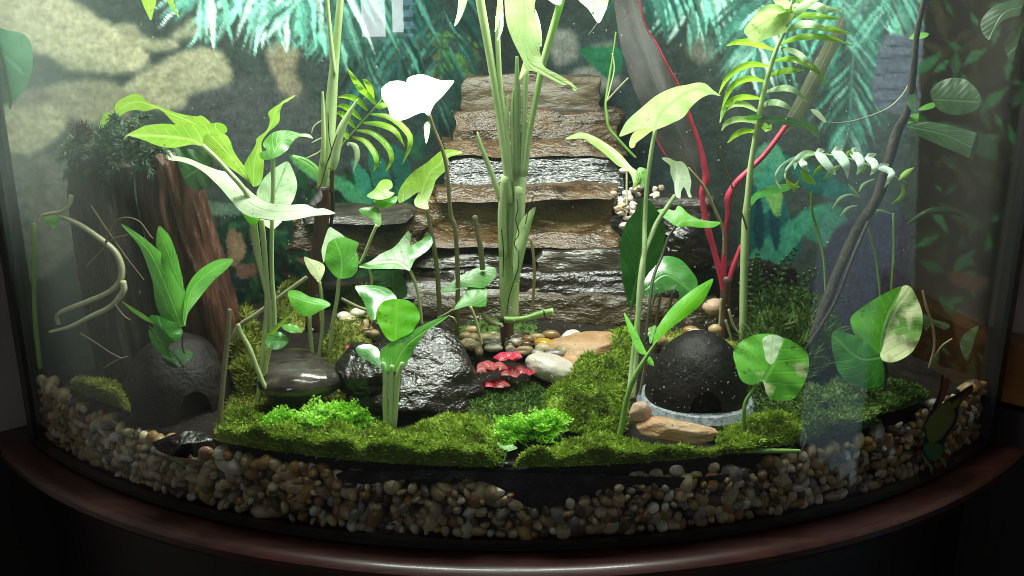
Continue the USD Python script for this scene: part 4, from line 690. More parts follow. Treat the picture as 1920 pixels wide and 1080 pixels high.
# long-stemmed plant right of centre
P = thing('long_stemmed_plant', 'plant on very long pale stems with a broad cream leaf before the red stalks', 'plant')
leaf(P, '1162,256 1166,243 1177,225 1203,202 1231,179 1263,164 1288,159 1307,155 1323,157 1337,169 1351,180 1332,177 1312,186 1295,202 1281,220 1258,232 1231,243 1215,247 1203,242 1185,248', '1228,243 1235,222 1254,197 1305,167 1351,180', -.51, BUTTER, n=(0, -.5, .85), cup=.3, ripple=.12); leaf(P, '1226,240 1207,257 1194,267 1189,276 1182,277 1180,267 1187,250 1203,242', '1226,240 1184,275', -.512, LIME, n=(0, -.45, .88), name='leaf_lobe')
leaf(P, '1060,261 1080,250 1096,249 1119,258 1150,278 1168,294 1184,313 1198,322 1202,331 1194,348 1185,356 1187,343 1182,327 1173,317 1159,311 1143,297 1129,285 1108,269 1092,260', '1186,354 1190,330 1150,290 1100,255 1060,261', -.50, LIME, n=(-.1, -.6, .75), cup=.25); leaf(P, '1196,316 1215,320 1212,345 1200,350', '1198,318 1206,348', -.48, MID)
leaf(P, '1241,297 1253,296 1267,302 1279,303 1288,313 1292,324 1296,341 1294,360 1297,369 1291,369 1283,351 1277,360 1276,371 1271,371 1266,365 1264,345 1257,324 1256,310', '1268,366 1272,335 1262,306 1241,297', -.515, WHITE, n=(0, -.6, .75), cup=.25)
leaf(P, '1203,373 1219,376 1230,392 1245,412 1246,447 1237,487 1213,517 1200,547 1184,580 1178,570 1168,530 1163,490 1163,455 1173,420 1190,397', '1182,575 1200,480 1205,374', -.50, DEEP, n=(.1, -.95, .2), cup=.1)
leaf(P, '1213,510 1230,492 1247,480 1275,486 1298,510 1308,530 1303,560 1290,575 1275,566 1270,545 1240,548 1208,556', '1212,540 1250,515 1300,550', -.47, DEEP, n=(0, -.65, .7), cup=.25); leaf(P, '1232,395 1249,391 1264,395 1271,386 1279,389 1290,400 1308,410 1327,414 1351,417 1338,426 1314,427 1290,424 1269,425 1253,413 1241,406', '1262,424 1290,412 1351,417', -.48, NEON, n=(0, -.6, .75), cup=.2)
for p, w, m in (('1228,244 1218,306 1212,360 1209,420 1208,470 1203,540 1194,610 1185,690 1180,745', [4, 4, 4, 4.5, 4.5, 5, 5, 6], STALK), ('1266,366 1249,391 1232,417 1221,443 1208,476 1200,530 1196,600 1192,680 1186,745', [4, 4.5, 4.5, 4.5, 5, 5, 5, 6], STALK), ('1175,322 1175,350 1175,385', [2, 2, 2], STEMB), ('1267,424 1253,447 1241,480 1225,520 1218,570 1210,640', [3, 3, 3, 3, 3], STEMD)): stem(P, p, [-.51, -.52, -.545, -.565], w, m, 'petiole')
for p in ('1262,548 1255,580 1250,615', '1275,560 1268,590', '1240,550 1232,590 1226,640', '1229,550 1215,600'): stem(P, p, -.46, [2.5, 2.5, 2], STEMB, 'petiole')

# young canna in front
P = thing('young_shoot', 'young bright green lance leaved shoot close to the dome hut with a pale rim', 'plant')
leaf(P, '1337,523 1322,529 1296,545 1259,577 1233,614 1224,643 1230,643 1255,618 1284,596 1315,570 1331,542', '1226,643 1275,585 1337,523', -.585, NEON, n=(-.3, -.7, .6), cup=.25); leaf(P, '1170,586 1189,614 1208,652 1212,664 1196,659 1180,624', '1211,662 1190,625 1170,586', -.585, NEON, cup=.2); leaf(P, '1218,618 1230,611 1224,637 1218,643', '1220,643 1226,612', -.58, GREEN); leaf(P, '1208,662 1222,672 1226,686 1214,680', '1208,664 1225,685', -.585, NEON)
stem(P, '1232,640 1211,671 1189,709 1175,750 1167,795 1162,818', -.59, [2.5, 4, 5, 5, 6, 6], STEMG, 'stem'); stem(P, '1211,672 1207,700 1200,740', -.58, [2, 2.5, 2.5], STEMB, 'stem')

# red-stalked plant
P = thing('red_stalked_plant', 'plant with crimson leaf stalks and long dark maroon leaves behind the black rock', 'plant')
leaf(P, '1135,-60 1150,0 1165,90 1190,170 1215,220 1235,270 1258,302 1290,345 1313,376 1322,350 1325,330 1318,300 1300,250 1272,160 1255,130 1230,80 1207,40 1190,-60', '1318,365 1290,280 1230,150 1170,-50', [-.37][0], MAROON, n=(-.15, -.85, .5), cup=.3, ripple=.02)
stem(P, '1190,-50 1207,40 1232,84 1255,130 1272,160 1291,213 1311,269 1322,315 1323,340 1316,362 1321,398 1328,432 1340,474 1355,532 1360,570', -.385, [1, 1.2, 1.5, 2, 2.2, 3, 4, 5.5, 7.5, 5.5, 5.5, 6.5, 5.5, 6, 7], STEMR, 'stalk', 10, .2); stem(P, '1215,220 1235,270 1256,302 1288,344', -.378, [.8, 1.2, 1.2, 1], STEMR, 'leaf_edge', 6)
stem(P, '1478,230 1455,262 1430,294 1401,322 1377,347 1366,370 1365,398 1361,432 1358,474 1357,540', -.38, [4.5, 4.5, 5, 5, 6, 7.5, 5, 4.5, 5, 6], STEMR, 'stalk', 10, .2); leaf(P, '1455,258 1490,190 1530,110 1565,50 1600,-20 1610,10 1590,60 1560,110 1530,175 1500,225 1475,248', '1462,252 1530,140 1600,-10', -.37, OLIVE, n=(.2, -.9, .3), cup=.2)
stem(P, '1362,520 1360,560 1358,600 1356,640', -.385, [9, 10, 9, 8], BROWN, 'base', 10, .15); stem(P, '1390,460 1375,500 1366,530', -.385, [4, 5, 5], STEMR, 'stalk')
for p in ('1352,560 1350,600 1346,640', '1366,580 1375,610 1388,628', '1360,600 1368,625 1372,640'): stem(P, p, -.395, [2.5, 2.5, 2], VINE, 'root', 6)
dw = thing('dark_stems', 'two thin dark bare stems crossing the crimson stalks', 'stems'); stem(dw, '1340,262 1369,341 1388,391 1400,430', -.40, [2, 2, 1.5], STEMD); stem(dw, '1290,315 1321,352 1341,395 1356,432 1358,480', -.41, [3, 3, 3, 3], STEMB)

# palm on the right
P = thing('parlour_palm', 'upright palm with drooping bright leaflets on a smooth green cane near the crimson stalks', 'palm')
ra = stem(P, '1490,-20 1474,50 1455,94 1438,149 1424,212 1416,260 1408,310 1402,370 1398,420 1395,520 1393,640', [-.43, -.42, -.40, -.39], [2, 3, 4, 4.5, 5, 5, 5.5, 6, 8, 8, 8], STALK, 'cane', 10)
for p in ('1419,231 1398,225 1378,225 1362,232 1353,245', '1419,209 1398,197 1375,196 1358,208 1350,230', '1427,185 1405,183 1387,184 1370,192 1356,208 1352,222', '1433,153 1415,149 1399,149 1375,160 1363,180 1354,203', '1442,125 1422,122 1404,122 1380,132 1360,152 1348,176', '1452,94 1425,86 1404,80 1380,80 1362,86', '1428,200 1440,192 1455,191 1475,198 1490,210', '1436,172 1455,166 1474,164 1495,172 1515,192', '1443,142 1462,134 1484,131 1508,131', '1451,114 1470,110 1488,110 1512,118 1535,135 1552,165', '1464,82 1488,72 1520,67 1560,72 1599,86', '1476,53 1510,48 1560,54 1599,64', '1485,30 1510,28 1540,30 1578,36', '1488,10 1500,0 1520,-15', '1416,247 1398,246 1382,252 1364,268', '1420,235 1432,234 1440,242 1446,232'):
    strap(ra, p, [-.405, -.425, -.44, -.43], [2.2, 6, 7, 5.2, .8], LIME if len(p) % 2 else PALE, roll=.55, fold=.25)
for p in ('1395,58 1421,26 1450,8 1484,4 1488,31 1464,53 1433,67 1416,75', '1405,70 1435,64 1470,48 1474,60 1445,70 1414,80'): leaf(P, p, '1480,25 1440,40 1398,66', -.43, BUTTER, n=(0, -.6, .75))
for p, w in (('1478,40 1500,15 1530,-5 1560,-25', 9), ('1482,20 1460,0 1440,-25', 10), ('1470,60 1500,45 1530,46 1556,58', 8), ('1460,88 1490,96 1512,112 1525,128', 6), ('1484,10 1520,8 1552,16 1580,20', 8), ('1480,30 1455,18 1430,22 1408,40', 9)):
    strap(ra, p, [-.42, -.44, -.45, -.44], [2, w, w, w * .7, .5], PALE, roll=.5)
leaf(P, '1428,222 1460,217 1490,222 1522,231 1536,245 1533,258 1512,244 1480,236 1445,230', '1428,225 1490,228 1534,256', -.42, DULL, n=(0, -.5, .8)); leaf(P, '1396,219 1412,215 1430,217 1420,224 1404,225', '1396,220 1430,219', -.42, GREEN); leaf(P, '1520,206 1535,208 1550,228 1540,226', '1520,206 1548,228', -.42, WHITE)
leaf(P, '1405,375 1430,352 1475,345 1480,356 1450,364 1420,374 1405,395', '1405,390 1430,360 1480,350', -.40, DEEP, n=(0, -.5, .8))

# silvery frond
P = thing('silvery_frond', 'arching fern frond with silvery curled leaflets beside the branch', 'fern')
ra = stem(P, '1700,345 1684,335 1644,316 1593,298 1560,291 1518,289 1480,300 1456,325 1452,345', [-.44, -.47, -.47, -.46], [2.2, 2.2, 2, 1.5, 1], SILVER if 0 else STALK, 'rachis', 6)
for p, w in (('1518,288 1485,298 1463,314 1454,335 1466,356', 2.5), ('1524,289 1494,298 1474,320 1472,335', 3), ('1535,290 1511,288 1494,300 1490,318', 6), ('1522,291 1506,295 1508,310 1518,322', 7.5), ('1546,283 1536,285 1545,300 1560,318 1567,328', 8.5), ('1580,280 1568,282 1580,297 1588,313 1589,333', 9.5), ('1613,279 1600,284 1612,298 1614,312 1606,328', 8), ('1643,289 1628,294 1640,306 1640,318 1631,329', 7), ('1667,309 1650,312 1672,322 1668,335 1658,352', 6)):
    strap(ra, p, [-.47, -.475, -.485, -.48], [2, w, w, w * .8, .5], SILVER, roll=.3, fold=.3)
for p, w in (('1500,318 1510,330 1520,338 1530,345', 7), ('1474,335 1480,345 1492,351 1500,350', 5), ('1547,306 1535,317 1524,329', 4), ('1578,307 1560,322 1542,338', 5), ('1625,312 1615,320 1606,326', 5), ('1685,338 1698,325 1714,314', 5), ('1692,342 1693,362 1684,375 1671,382', 3.5), ('1497,338 1492,350 1487,360', 3), ('1600,290 1592,286 1588,296', 4)): strap(ra, p, -.478, [1, w, w, .5], LIME, roll=.2)
for p in ('1560,392 1575,372 1595,365 1610,370', '1575,405 1590,390 1608,385', '1610,360 1620,345 1640,335', '1632,402 1650,395 1675,402', '1590,345 1600,356 1614,372'): strap(P, p, -.44, [.5, 3, 2, .5], PALE)

# hanging leaves at the top
P = thing('hanging_leaves', 'lime leaf tips hanging in from above beside the pale boulders', 'plant'); leaf(P, '255,-30 265,0 273,20 283,38 288,20 293,0 290,-30', '275,-30 283,38', -.48, LIME); leaf(P, '308,-30 313,0 322,16 336,33 328,14 325,0 322,-30', '315,-30 336,33', -.48, LIME)
P = thing('hanging_leaves', 'pair of green leaf tips hanging in from above between the central stalks and the maroon leaf', 'plant'); leaf(P, '1070,-30 1085,0 1103,17 1121,43 1122,30 1112,0 1105,-30', '1090,-30 1121,43', -.44, NEON); leaf(P, '1112,-30 1116,15 1122,43 1133,26 1141,0 1140,-30', '1128,-30 1122,43', -.44, NEON); stem(P, '1121,42 1112,54 1103,66', -.44, [1, .8, .6], VINE, 'tip', 5)
P = thing('climbing_vine', 'dark green vine climbing beside the pale topmost slab', 'vine'); stem(P, '1155,60 1150,100 1142,150 1136,192 1138,215 1142,240 1160,262 1178,282 1192,296', -.22, [1.8, 2, 2.4, 2.8, 3, 3, 3, 2.5], STEMG, 'vine', 6); stem(P, '1136,192 1155,170 1178,146', -.22, [2, 1.8, 1.4], VINE, 'vine', 5); stem(P, '1148,100 1152,130 1143,170 1138,190', -.225, [1.5, 1.5, 1.5], STEM, 'vine', 5)
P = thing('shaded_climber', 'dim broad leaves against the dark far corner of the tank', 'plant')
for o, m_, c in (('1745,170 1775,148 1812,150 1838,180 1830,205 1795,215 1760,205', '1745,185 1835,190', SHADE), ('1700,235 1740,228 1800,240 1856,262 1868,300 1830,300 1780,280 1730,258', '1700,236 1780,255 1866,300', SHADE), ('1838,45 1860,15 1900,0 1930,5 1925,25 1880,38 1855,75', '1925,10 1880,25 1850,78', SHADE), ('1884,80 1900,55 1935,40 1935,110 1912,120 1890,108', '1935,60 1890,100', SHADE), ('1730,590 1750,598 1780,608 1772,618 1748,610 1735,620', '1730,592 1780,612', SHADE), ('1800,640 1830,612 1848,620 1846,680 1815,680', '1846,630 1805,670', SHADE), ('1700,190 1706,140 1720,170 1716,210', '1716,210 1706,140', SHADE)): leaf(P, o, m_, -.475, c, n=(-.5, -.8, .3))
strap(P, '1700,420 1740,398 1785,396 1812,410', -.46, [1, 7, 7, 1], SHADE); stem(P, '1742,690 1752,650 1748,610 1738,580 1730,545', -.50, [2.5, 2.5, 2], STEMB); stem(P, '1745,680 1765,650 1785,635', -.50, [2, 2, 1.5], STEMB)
P = thing('backdrop_leaf', 'round teal leaf at the very edge beside the pale boulder', 'leaf'); leaf(P, '-30,60 20,58 52,70 62,105 55,150 35,180 0,205 -30,190', '-30,70 40,130', -.47, leafmat('leaf_teal', (0.02, .14, .06), (.04, .2, .09), (.05, .22, .1)), n=(.5, -.8, .2), name='blade')

# front pothos
P = thing('bright_pothos', 'pothos with one glowing round leaf in front of the jagged black rock', 'pothos')
leaf(P, '705,590 714,570 729,562 755,561 773,568 784,581 787,598 779,612 770,624 750,634 733,640 717,622', '742,640 745,562', -.56, NEON, n=(0, -.75, .6), cup=.06); leaf(P, '712,664 730,643 773,620 813,600 840,592 827,604 800,622 783,645 770,668 753,694 735,697 717,693', '735,695 765,645 840,592', -.572, LIME if 0 else GREEN, n=(.15, -.8, .5), cup=.25)
leaf(P, '667,653 687,645 707,652 713,667 718,693 697,680 677,670', '718,690 690,660 667,653', -.572, DEEP, n=(0, -.55, .8)); stem(P, '840,592 850,596 856,605', -.572, [1, 2, 1], VINE, 'tip', 5)
for p in ('718,680 724,712 722,750 724,800', '735,685 733,712 733,750 732,800', '755,680 744,712 743,750 739,800'): stem(P, p, [-.57, -.571, -.572], [4, 6.5, 5, 5], STALK, 'petiole', 10)

# variegated pothos
P = thing('variegated_pothos', 'round leaf marbled green and cream on a vine in front of the rimmed dome hut', 'pothos')
leaf(P, '1375,660 1390,640 1420,627 1453,627 1467,633 1480,637 1510,657 1517,680 1513,705 1493,743 1467,752 1440,743 1430,716 1410,722 1390,713 1380,687', '1430,716 1450,680 1468,634', -.578, VARIEG, n=(.1, -.8, .55), cup=.12)
leaf(P, '1430,636 1445,628 1467,634 1462,655 1449,682 1437,676 1432,655', '1446,680 1450,630', -.5795, WHITE, n=(.1, -.8, .55), name='leaf_patch', label='cream patch of the marbled leaf', cup=.02)
stem(P, '1424,716 1412,732 1397,757 1394,800 1398,825 1407,840', -.575, [3, 3.5, 4, 4, 4], STEMG, 'petiole'); stem(P, '1235,848 1300,846 1373,845 1440,845 1500,846', -.595, [3.5, 4, 5, 5, 4], STEMG, 'runner')
stem(P, '1460,868 1490,862 1505,840 1512,815', -.575, [2.5, 2.5, 2], VINE, 'root', 6)
P = thing('variegated_pothos', 'pair of large pothos leaves, one half cream, pressed near the glass below the branch', 'pothos')
leaf(P, '1597,593 1630,567 1673,543 1690,541 1668,590 1655,630 1650,663 1630,647 1607,633 1597,613', '1650,663 1660,600 1690,541', -.528, GREEN, n=(.1, -.85, .45), cup=.05); leaf(P, '1688,541 1707,538 1723,567 1730,593 1727,627 1710,660 1680,678 1657,677 1650,663 1655,630 1668,590', '1650,666 1668,600 1707,538', -.529, CREAMY, n=(-.1, -.75, .65), cup=.12, ripple=.08, label='cream marbled half of the leaf')
leaf(P, '1560,625 1597,627 1630,647 1650,667 1658,693 1655,720 1630,728 1600,720 1570,693', '1652,670 1610,670 1565,630', -.535, DEEP, n=(0, -.85, .4)); stem(P, '1655,668 1662,700 1655,740 1640,790', -.525, [3, 3, 3], STEMD)

# pink fittonia
P = thing('pink_leaved_plant', 'small plant of glossy crimson pink leaves in front of the thick stalk', 'plant')
rs = np.random.RandomState(21)
for (cx, cy, cyY), n_, L_ in ((955, 672, -.485), 4, 25), ((920, 690, -.497), 5, 27), ((960, 700, -.497), 5, 24), ((992, 699, -.488), 4, 17), ((928, 722, -.507), 5, 24), ((660, 652, -.49), 3, 12):
    c0 = at(cx, cy, cyY)
    for q in range(n_):
        a = 2 * math.pi * q / n_ + rs.uniform(-.3, .3); l = 1.22 * L_ * mpp(c0) * rs.uniform(.8, 1.1); e = rs.uniform(.1, .45); d = A([math.cos(a) * math.cos(e), math.sin(a) * math.cos(e), math.sin(e)])
        S = A([c0, c0 + d * l * .5 + A([0, 0, .10 * l]), c0 + d * l - A([0, 0, .18 * l])]); me, uv = strap_mesh(S, A([.10, .34, .46, .40, .22, .02]) * l, rs.uniform(-.2, .2), .22, 12, hint=(0, -.45, 1))
        obj('leaf', me, PINK if rs.uniform() < .6 else PINKDARK, P, smooth=True, uv=uv)
stem(P, '940,700 942,715 945,735', -.49, [2, 2, 2], STEMR)

# ------------------------------------------------------------------ moss, clubmoss, sprigs
def mossmat(name, c0, c1, c2, trans=.25, rough=.6):
    return mat(name, {'g': ('geometry', {}), 'n': ('noise_texture', {'scale': 42.0, 'detail': 4.0}), 'ad': ('math', {'math_type': 'multiply_add', 'value2': .5}), 'r': ('rgb_ramp', {'ramp': [(0.25, c0), (0.5, c1), (0.8, c2)]}),
        'p': ('principled_bsdf', {'roughness': rough, 'specular_ior_level': .3}), 't': ('translucent_bsdf', {}), 'm': ('mix_closure', {'fac': trans})},
        [('g.position', 'n.vector'), ('g.random_per_island', 'ad.value1'), ('n.fac', 'ad.value3'), ('ad.value', 'r.fac'), ('r.color', 'p.base_color'), ('r.color', 't.color'), ('p.BSDF', 'm.closure1'), ('t.BSDF', 'm.closure2')], surface='m.closure')
MOSS = mossmat('moss', (0.06, 0.07, 0.018), (0.24, 0.36, 0.035), (0.46, 0.60, 0.11)); MOSSY = mossmat('moss_yellow', (0.07, 0.09, 0.015), (0.22, 0.26, 0.04), (0.36, 0.40, 0.09)); MOSSD = mossmat('moss_dull', (0.03, 0.06, 0.012), (0.09, 0.16, 0.035), (0.18, 0.28, 0.06))
CLUB = mossmat('clubmoss', (0.14, 0.42, 0.02), (0.34, 0.70, 0.06), (0.60, 0.86, 0.22), .35, .4); CEDAR = mossmat('cedar', (0.03, 0.055, 0.03), (0.08, 0.14, 0.08), (0.2, 0.28, 0.19)); CEDARR = mossmat('cedar_red', (0.04, 0.022, 0.018), (0.10, 0.055, 0.035), (0.18, 0.10, 0.07))
def blades(B, D, L, W, curve, rs):
    """many small curved blades: bases B, directions D, lengths L, widths W"""
    n = len(B); side = np.cross(D, rs.normal(size=(n, 3))); side /= np.linalg.norm(side, axis=1)[:, None] + 1e-9; bend = np.cross(D, side) * curve[:, None]
    m = B + D * (L * .55)[:, None] + bend * (L * .18)[:, None]; t = B + D * L[:, None] + bend * (L * .6)[:, None]
    V = np.stack([B - side * W[:, None] * .35, B + side * W[:, None] * .35, m - side * W[:, None] * .5, m + side * W[:, None] * .5, t], 1); f = A([(0, 1, 3), (0, 3, 2), (2, 3, 4)])
    return V.reshape(-1, 3), (np.arange(n)[:, None, None] * 5 + f).reshape(-1, 3)
def keep_in(V, r=R - .0025):
    rad = np.hypot(V[:, 0], V[:, 1]); V[:, :2] *= np.minimum(1, r / np.maximum(rad, 1e-6))[:, None]; return V
def moss(outline, label, h=.013, dens=.6, m=None, L=(.0026, .0068), W=.0012, seed=1, dz=.004, up=.9, name='moss_patch', skirt=0.0):
    rs = np.random.RandomState(seed); P, tri, poly = flat_fill(pts(outline), 9)
    z = .064 + dz
    def world(p):
        w = A([atz(x, y, z) for x, y in p]); w = keep_in(w, R - .006); d = np.clip(-shapely.distance(poly, shapely.points(p)) + shapely.distance(poly.exterior, shapely.points(p)), 0, 1e9)
        hh = h * (1 - np.exp(-d / 16)) * (.15 + 1.7 * meshkit.fbm(np.c_[w[:, :2] * 62, 0 * w[:, 0] + seed], 3, seed)); w[:, 2] = np.maximum(ground(w[:, 0], w[:, 1]), z - .006) + hh; return w
    V0 = world(P); x0, y0, x1, y1 = poly.bounds; n = int(poly.area * dens * (x1 - x0) * (y1 - y0) / poly.area); c = np.c_[rs.uniform(x0, x1, n), rs.uniform(y0, y1, n)]; c = c[shapely.contains_xy(poly, c[:, 0], c[:, 1])]
    B = world(c); n = len(B); D = rs.normal(size=(n, 3)); D[:, 2] = np.abs(D[:, 2]) * .5 + up * .7; D[:, 1] -= .2; D /= np.linalg.norm(D, axis=1)[:, None]
    if skirt:        # blades that hang down between the cushion and the glass
        e = np.hypot(B[:, 0], B[:, 1]) > R - .012; B2 = np.repeat(B[e], 2, 0); B2[:, 2] -= rs.uniform(0, 1, len(B2)) * skirt * np.clip(3.4 * meshkit.fbm(np.c_[B2[:, :2] * 55, 0 * B2[:, 0]], 3, seed + 5) - 1.1, 0, 2); B2[:, :2] *= ((R - .004) / np.hypot(B2[:, 0], B2[:, 1]))[:, None]
        D2 = rs.normal(size=B2.shape) * .6 + A([0, -.3, -.25]); D2 /= np.linalg.norm(D2, axis=1)[:, None]; B, D = np.vstack([B, B2]), np.vstack([D, D2]); n = len(B)
    V1, f1 = blades(B - D * .001, D, rs.uniform(L[0], L[1], n), rs.uniform(.7, 1.4, n) * W, rs.uniform(-1, 1, n), rs); V1 = keep_in(V1)
    V = np.vstack([V0, V1]); return single(name, (V, np.vstack([tri, f1 + len(V0)])), m or MOSS, label, 'moss', smooth=False)
moss('405,812 410,786 430,768 480,768 540,782 600,786 660,792 705,800 745,806 790,790 850,776 905,778 935,800 942,838 925,868 870,888 800,900 720,904 640,902 560,892 500,880 455,864 415,845', 'wide soft green moss cushion in front of the jagged black rock', .014, seed=1)
moss('972,872 1000,842 1060,826 1120,814 1170,820 1215,828 1255,850 1310,860 1335,880 1280,900 1200,906 1100,902 1010,898 975,888', 'low green moss cushion at the glass in front of the long pale stems', .013, seed=2)
moss('1018,752 1055,724 1085,694 1100,668 1130,655 1178,650 1182,690 1180,740 1176,790 1150,806 1100,802 1060,792 1030,772', 'raised moss bank between the pale quartz stone and the long pale stems', .017, seed=3, dz=.006)
moss('1348,808 1390,776 1440,768 1500,772 1512,800 1490,826 1440,836 1390,834 1350,828', 'moss cushion under the round marbled pothos leaf', .012, seed=4)
moss('1500,778 1560,762 1620,768 1655,790 1635,812 1560,820 1510,808', 'dull moss patch at the shaded end below the large half cream leaf', .012, seed=5, m=MOSSD)
moss('112,730 150,706 210,712 244,742 215,768 160,764 122,752', 'yellowish moss patch at the glass beside the bent vine', .014, seed=6, m=MOSSY, dz=.012)
moss('432,700 436,660 455,640 480,640 500,672 495,715 470,728 445,722', 'olive moss tuft between the reddish log and the pale stems', .045, seed=7, m=MOSSY, dz=.010, L=(.006, .012))
moss('606,640 640,616 676,620 700,655 660,690 620,684', 'brownish moss behind the flat dark wet stones', .02, seed=8, m=MOSSY, dz=.016, dens=.25); moss('630,740 650,712 690,716 700,745 680,760 645,758', 'small dull moss tuft at the foot of the smaller dark wet rock', .012, seed=9, m=MOSSY, dens=.3)
moss('1292,862 1340,846 1420,852 1475,866 1445,886 1380,892 1310,882', 'thin ragged moss strip at the glass below the lying vine', .006, seed=10, m=MOSS, dens=.25)
moss('1395,650 1420,604 1480,592 1550,602 1572,655 1510,700 1430,690', 'dark feathery moss behind the round marbled leaf', .035, seed=11, m=MOSSD, dz=.016, dens=.3, L=(.008, .018), W=.0012); moss('520,560 560,545 600,560 606,600 560,620 525,600', 'tangled brown moss behind the pale stems', .02, seed=12, m=MOSSY, dz=.02, dens=.25); moss('700,745 740,770 700,786 660,778', 'bit of moss by the petioles of the glowing pothos', .006, seed=13, dens=.3)
moss('1225,640 1300,628 1345,640 1400,650 1400,700 1340,690 1250,660', 'sparse brown moss behind the dome hut with a pale rim', .01, seed=14, m=MOSSY, dz=.014, dens=.12)

def clubmoss(centres, label, seed, size=.026, nf=26):
    rs = np.random.RandomState(seed); Bs, Ds, Ls, Ws = [], [], [], []
    for (x, y, Yd) in centres:
        c = at(x, y, Yd); c = keep_in(c[None], R - .02)[0]; c[2] = float(ground(c[0], c[1])) + .012
        for k in range(nf):
            a, e = rs.uniform(0, 2 * math.pi), rs.uniform(.1, 1.25); d = A([math.cos(a) * math.cos(e), math.sin(a) * math.cos(e), math.sin(e)]); l = size * rs.uniform(.6, 1.1); s0 = unit(np.cross(d, [0, 0, 1])); upv = np.cross(s0, d)
            for t in np.linspace(.2, 1, 11):
                q = c + d * l * t - A([0, 0, 1]) * l * .45 * t * t * math.cos(e)
                for sg in (-1, 1):
                    bl = l * .34 * (1.15 - t) + .0016; bd = unit(d * .75 + s0 * sg + upv * rs.normal(0, .15))
                    for j in np.linspace(.15, 1, max(2, int(bl / .0016))): Bs.append(q + bd * bl * j); Ds.append(unit(bd + rs.normal(0, .45, 3) + upv * .3)); Ls.append(rs.uniform(.0018, .003)); Ws.append(.0017)
    B, D = A(Bs), A(Ds); V, f = blades(B, D, A(Ls), A(Ws), rs.uniform(-1, 1, len(B)), rs); return single('clubmoss', (keep_in(V), f), CLUB, label, 'clubmoss')
clubmoss([(530, 782, -.575), (580, 772, -.57), (625, 770, -.565), (655, 785, -.57), (600, 795, -.578)], 'bright lime green clubmoss clump spreading over the wide moss cushion', 3, .022)
clubmoss([(985, 815, -.585), (960, 812, -.583), (1015, 818, -.58), (1035, 805, -.577)], 'bright lime green clubmoss tuft between the moss cushions below the pink leaved plant', 5, .021)
P = thing('seedling', 'tiny pale seedling under the bright clubmoss tuft at the glass', 'seedling'); leaf(P, '932,832 945,836 958,834 970,840 958,845 952,846 944,842', '950,846 968,840', -.613, MID, n=(0, -.5, .8)); leaf(P, '944,842 938,832 932,828 936,838', '946,846 932,829', -.613, MID); stem(P, '950,842 948,856 943,872 938,888', -.615, [2, 1.8, 1.5], STEMG)

# cedar sprig on the dark log
rs = np.random.RandomState(8); P = thing('cedar_sprig', 'dark green needled cedar sprig with rusty tips lying on top of the logs', 'sprig'); NB = {0: [[], [], [], []], 1: [[], [], [], []]}
for k in range(64):
    a = rs.uniform(0, 2 * math.pi); b = A([rs.uniform(150, 285), rs.uniform(235, 300)]); tgt = b + A([math.cos(a) * rs.uniform(25, 62), math.sin(a) * rs.uniform(14, 42) + 10])
    tgt = np.clip(tgt, [98, 205], [322, 352]); Yb = -.475 + rs.uniform(-.03, .02); S = A([at(*b, Yb), at(*((b + tgt) / 2 + A([0, -8])), Yb - .008), at(*tgt, Yb - .02 * rs.uniform(-.5, 1))]); C = catmull(S, 22); T = np.gradient(C, axis=0); T /= np.linalg.norm(T, axis=1)[:, None]
    red = int(tgt[0] < 190 and tgt[1] < 265)
    if k % 2 == 0: obj('twig', tube_mesh(S, A([.0011, .0008, .0004]), 5), CEDARR if red else STEMD, P, smooth=True)
    for q, t in zip(C, T):
        for sg in range(5): d = unit(t * .8 + rs.normal(0, .5, 3)); NB[red][0].append(q); NB[red][1].append(d); NB[red][2].append(rs.uniform(.004, .008)); NB[red][3].append(.0011)
for red, nm, m in ((0, 'needles', CEDAR), (1, 'rusty_needles', CEDARR)):
    B, D = A(NB[red][0]), A(NB[red][1]); obj(nm, blades(B, D, A(NB[red][2]), A(NB[red][3]), rs.uniform(-1, 1, len(B)), rs), m, P)

# small dark ferns behind the marbled leaf
P = thing('small_fern', 'low dark green fern fronds between the crimson stalks and the branch', 'fern'); rs = np.random.RandomState(4)
for b, t in (('1440,600', '1490,470'), ('1450,600', '1550,500'), ('1470,620', '1590,560'), ('1430,600', '1420,480'), ('1480,630', '1570,640'), ('1500,640', '1610,700')):
    b, t = pts(b)[0], pts(t)[0]; m_ = (b + t) / 2 + A([-6, -14]); C = catmull(A([b, m_, t]), 12); Yb = -.40; ra = stem(P, ' '.join(f'{x:.1f},{y:.1f}' for x, y in C[::3]), Yb, [1.4, 1.2, .7], STEMD, 'rachis', 5)
    for i in range(2, 12):
        u = unit(C[min(i + 1, 11)] - C[i - 1]); v = A([-u[1], u[0]]); l = 26 * (1 - i / 14)
        for sg in (-1, 1): e = C[i] + (v * sg + u * .5) * l; k = (C[i] + e) / 2 + A([0, -2]); strap(ra, f'{C[i][0]:.1f},{C[i][1]:.1f} {k[0]:.1f},{k[1]:.1f} {e[0]:.1f},{e[1]:.1f}', [Yb, Yb - .004, Yb - .002], [1.5, 3.6, .4], DULL, n=5)
moss('1545,720 1600,700 1680,705 1740,730 1720,770 1650,775 1570,760', 'dark moss in the shaded corner below the branch', .012, seed=15, m=MOSSD, dz=.012, dens=.3)
moss('1330,700 1400,690 1470,700 1540,720 1540,760 1460,765 1380,760', 'dark moss between the rimmed dome hut and the branch foot', .010, seed=16, m=MOSSD, dz=.010, dens=.3)
moss('640,560 700,545 760,560 780,590 720,610 660,600', 'brown moss under the pothos clump', .012, seed=17, m=MOSSY, dz=.02, dens=.25)
moss('876,742 930,728 1000,730 1025,748 1015,780 930,792 880,780', 'thin dark moss under the pink leaved plant', .006, seed=18, m=MOSSD, dz=.004, dens=.35)
moss('432,735 500,722 560,732 640,742 700,762 640,775 520,768 430,770', 'low olive moss round the flat dark wet stones', .006, seed=19, m=MOSSY, dz=.004, dens=.35)
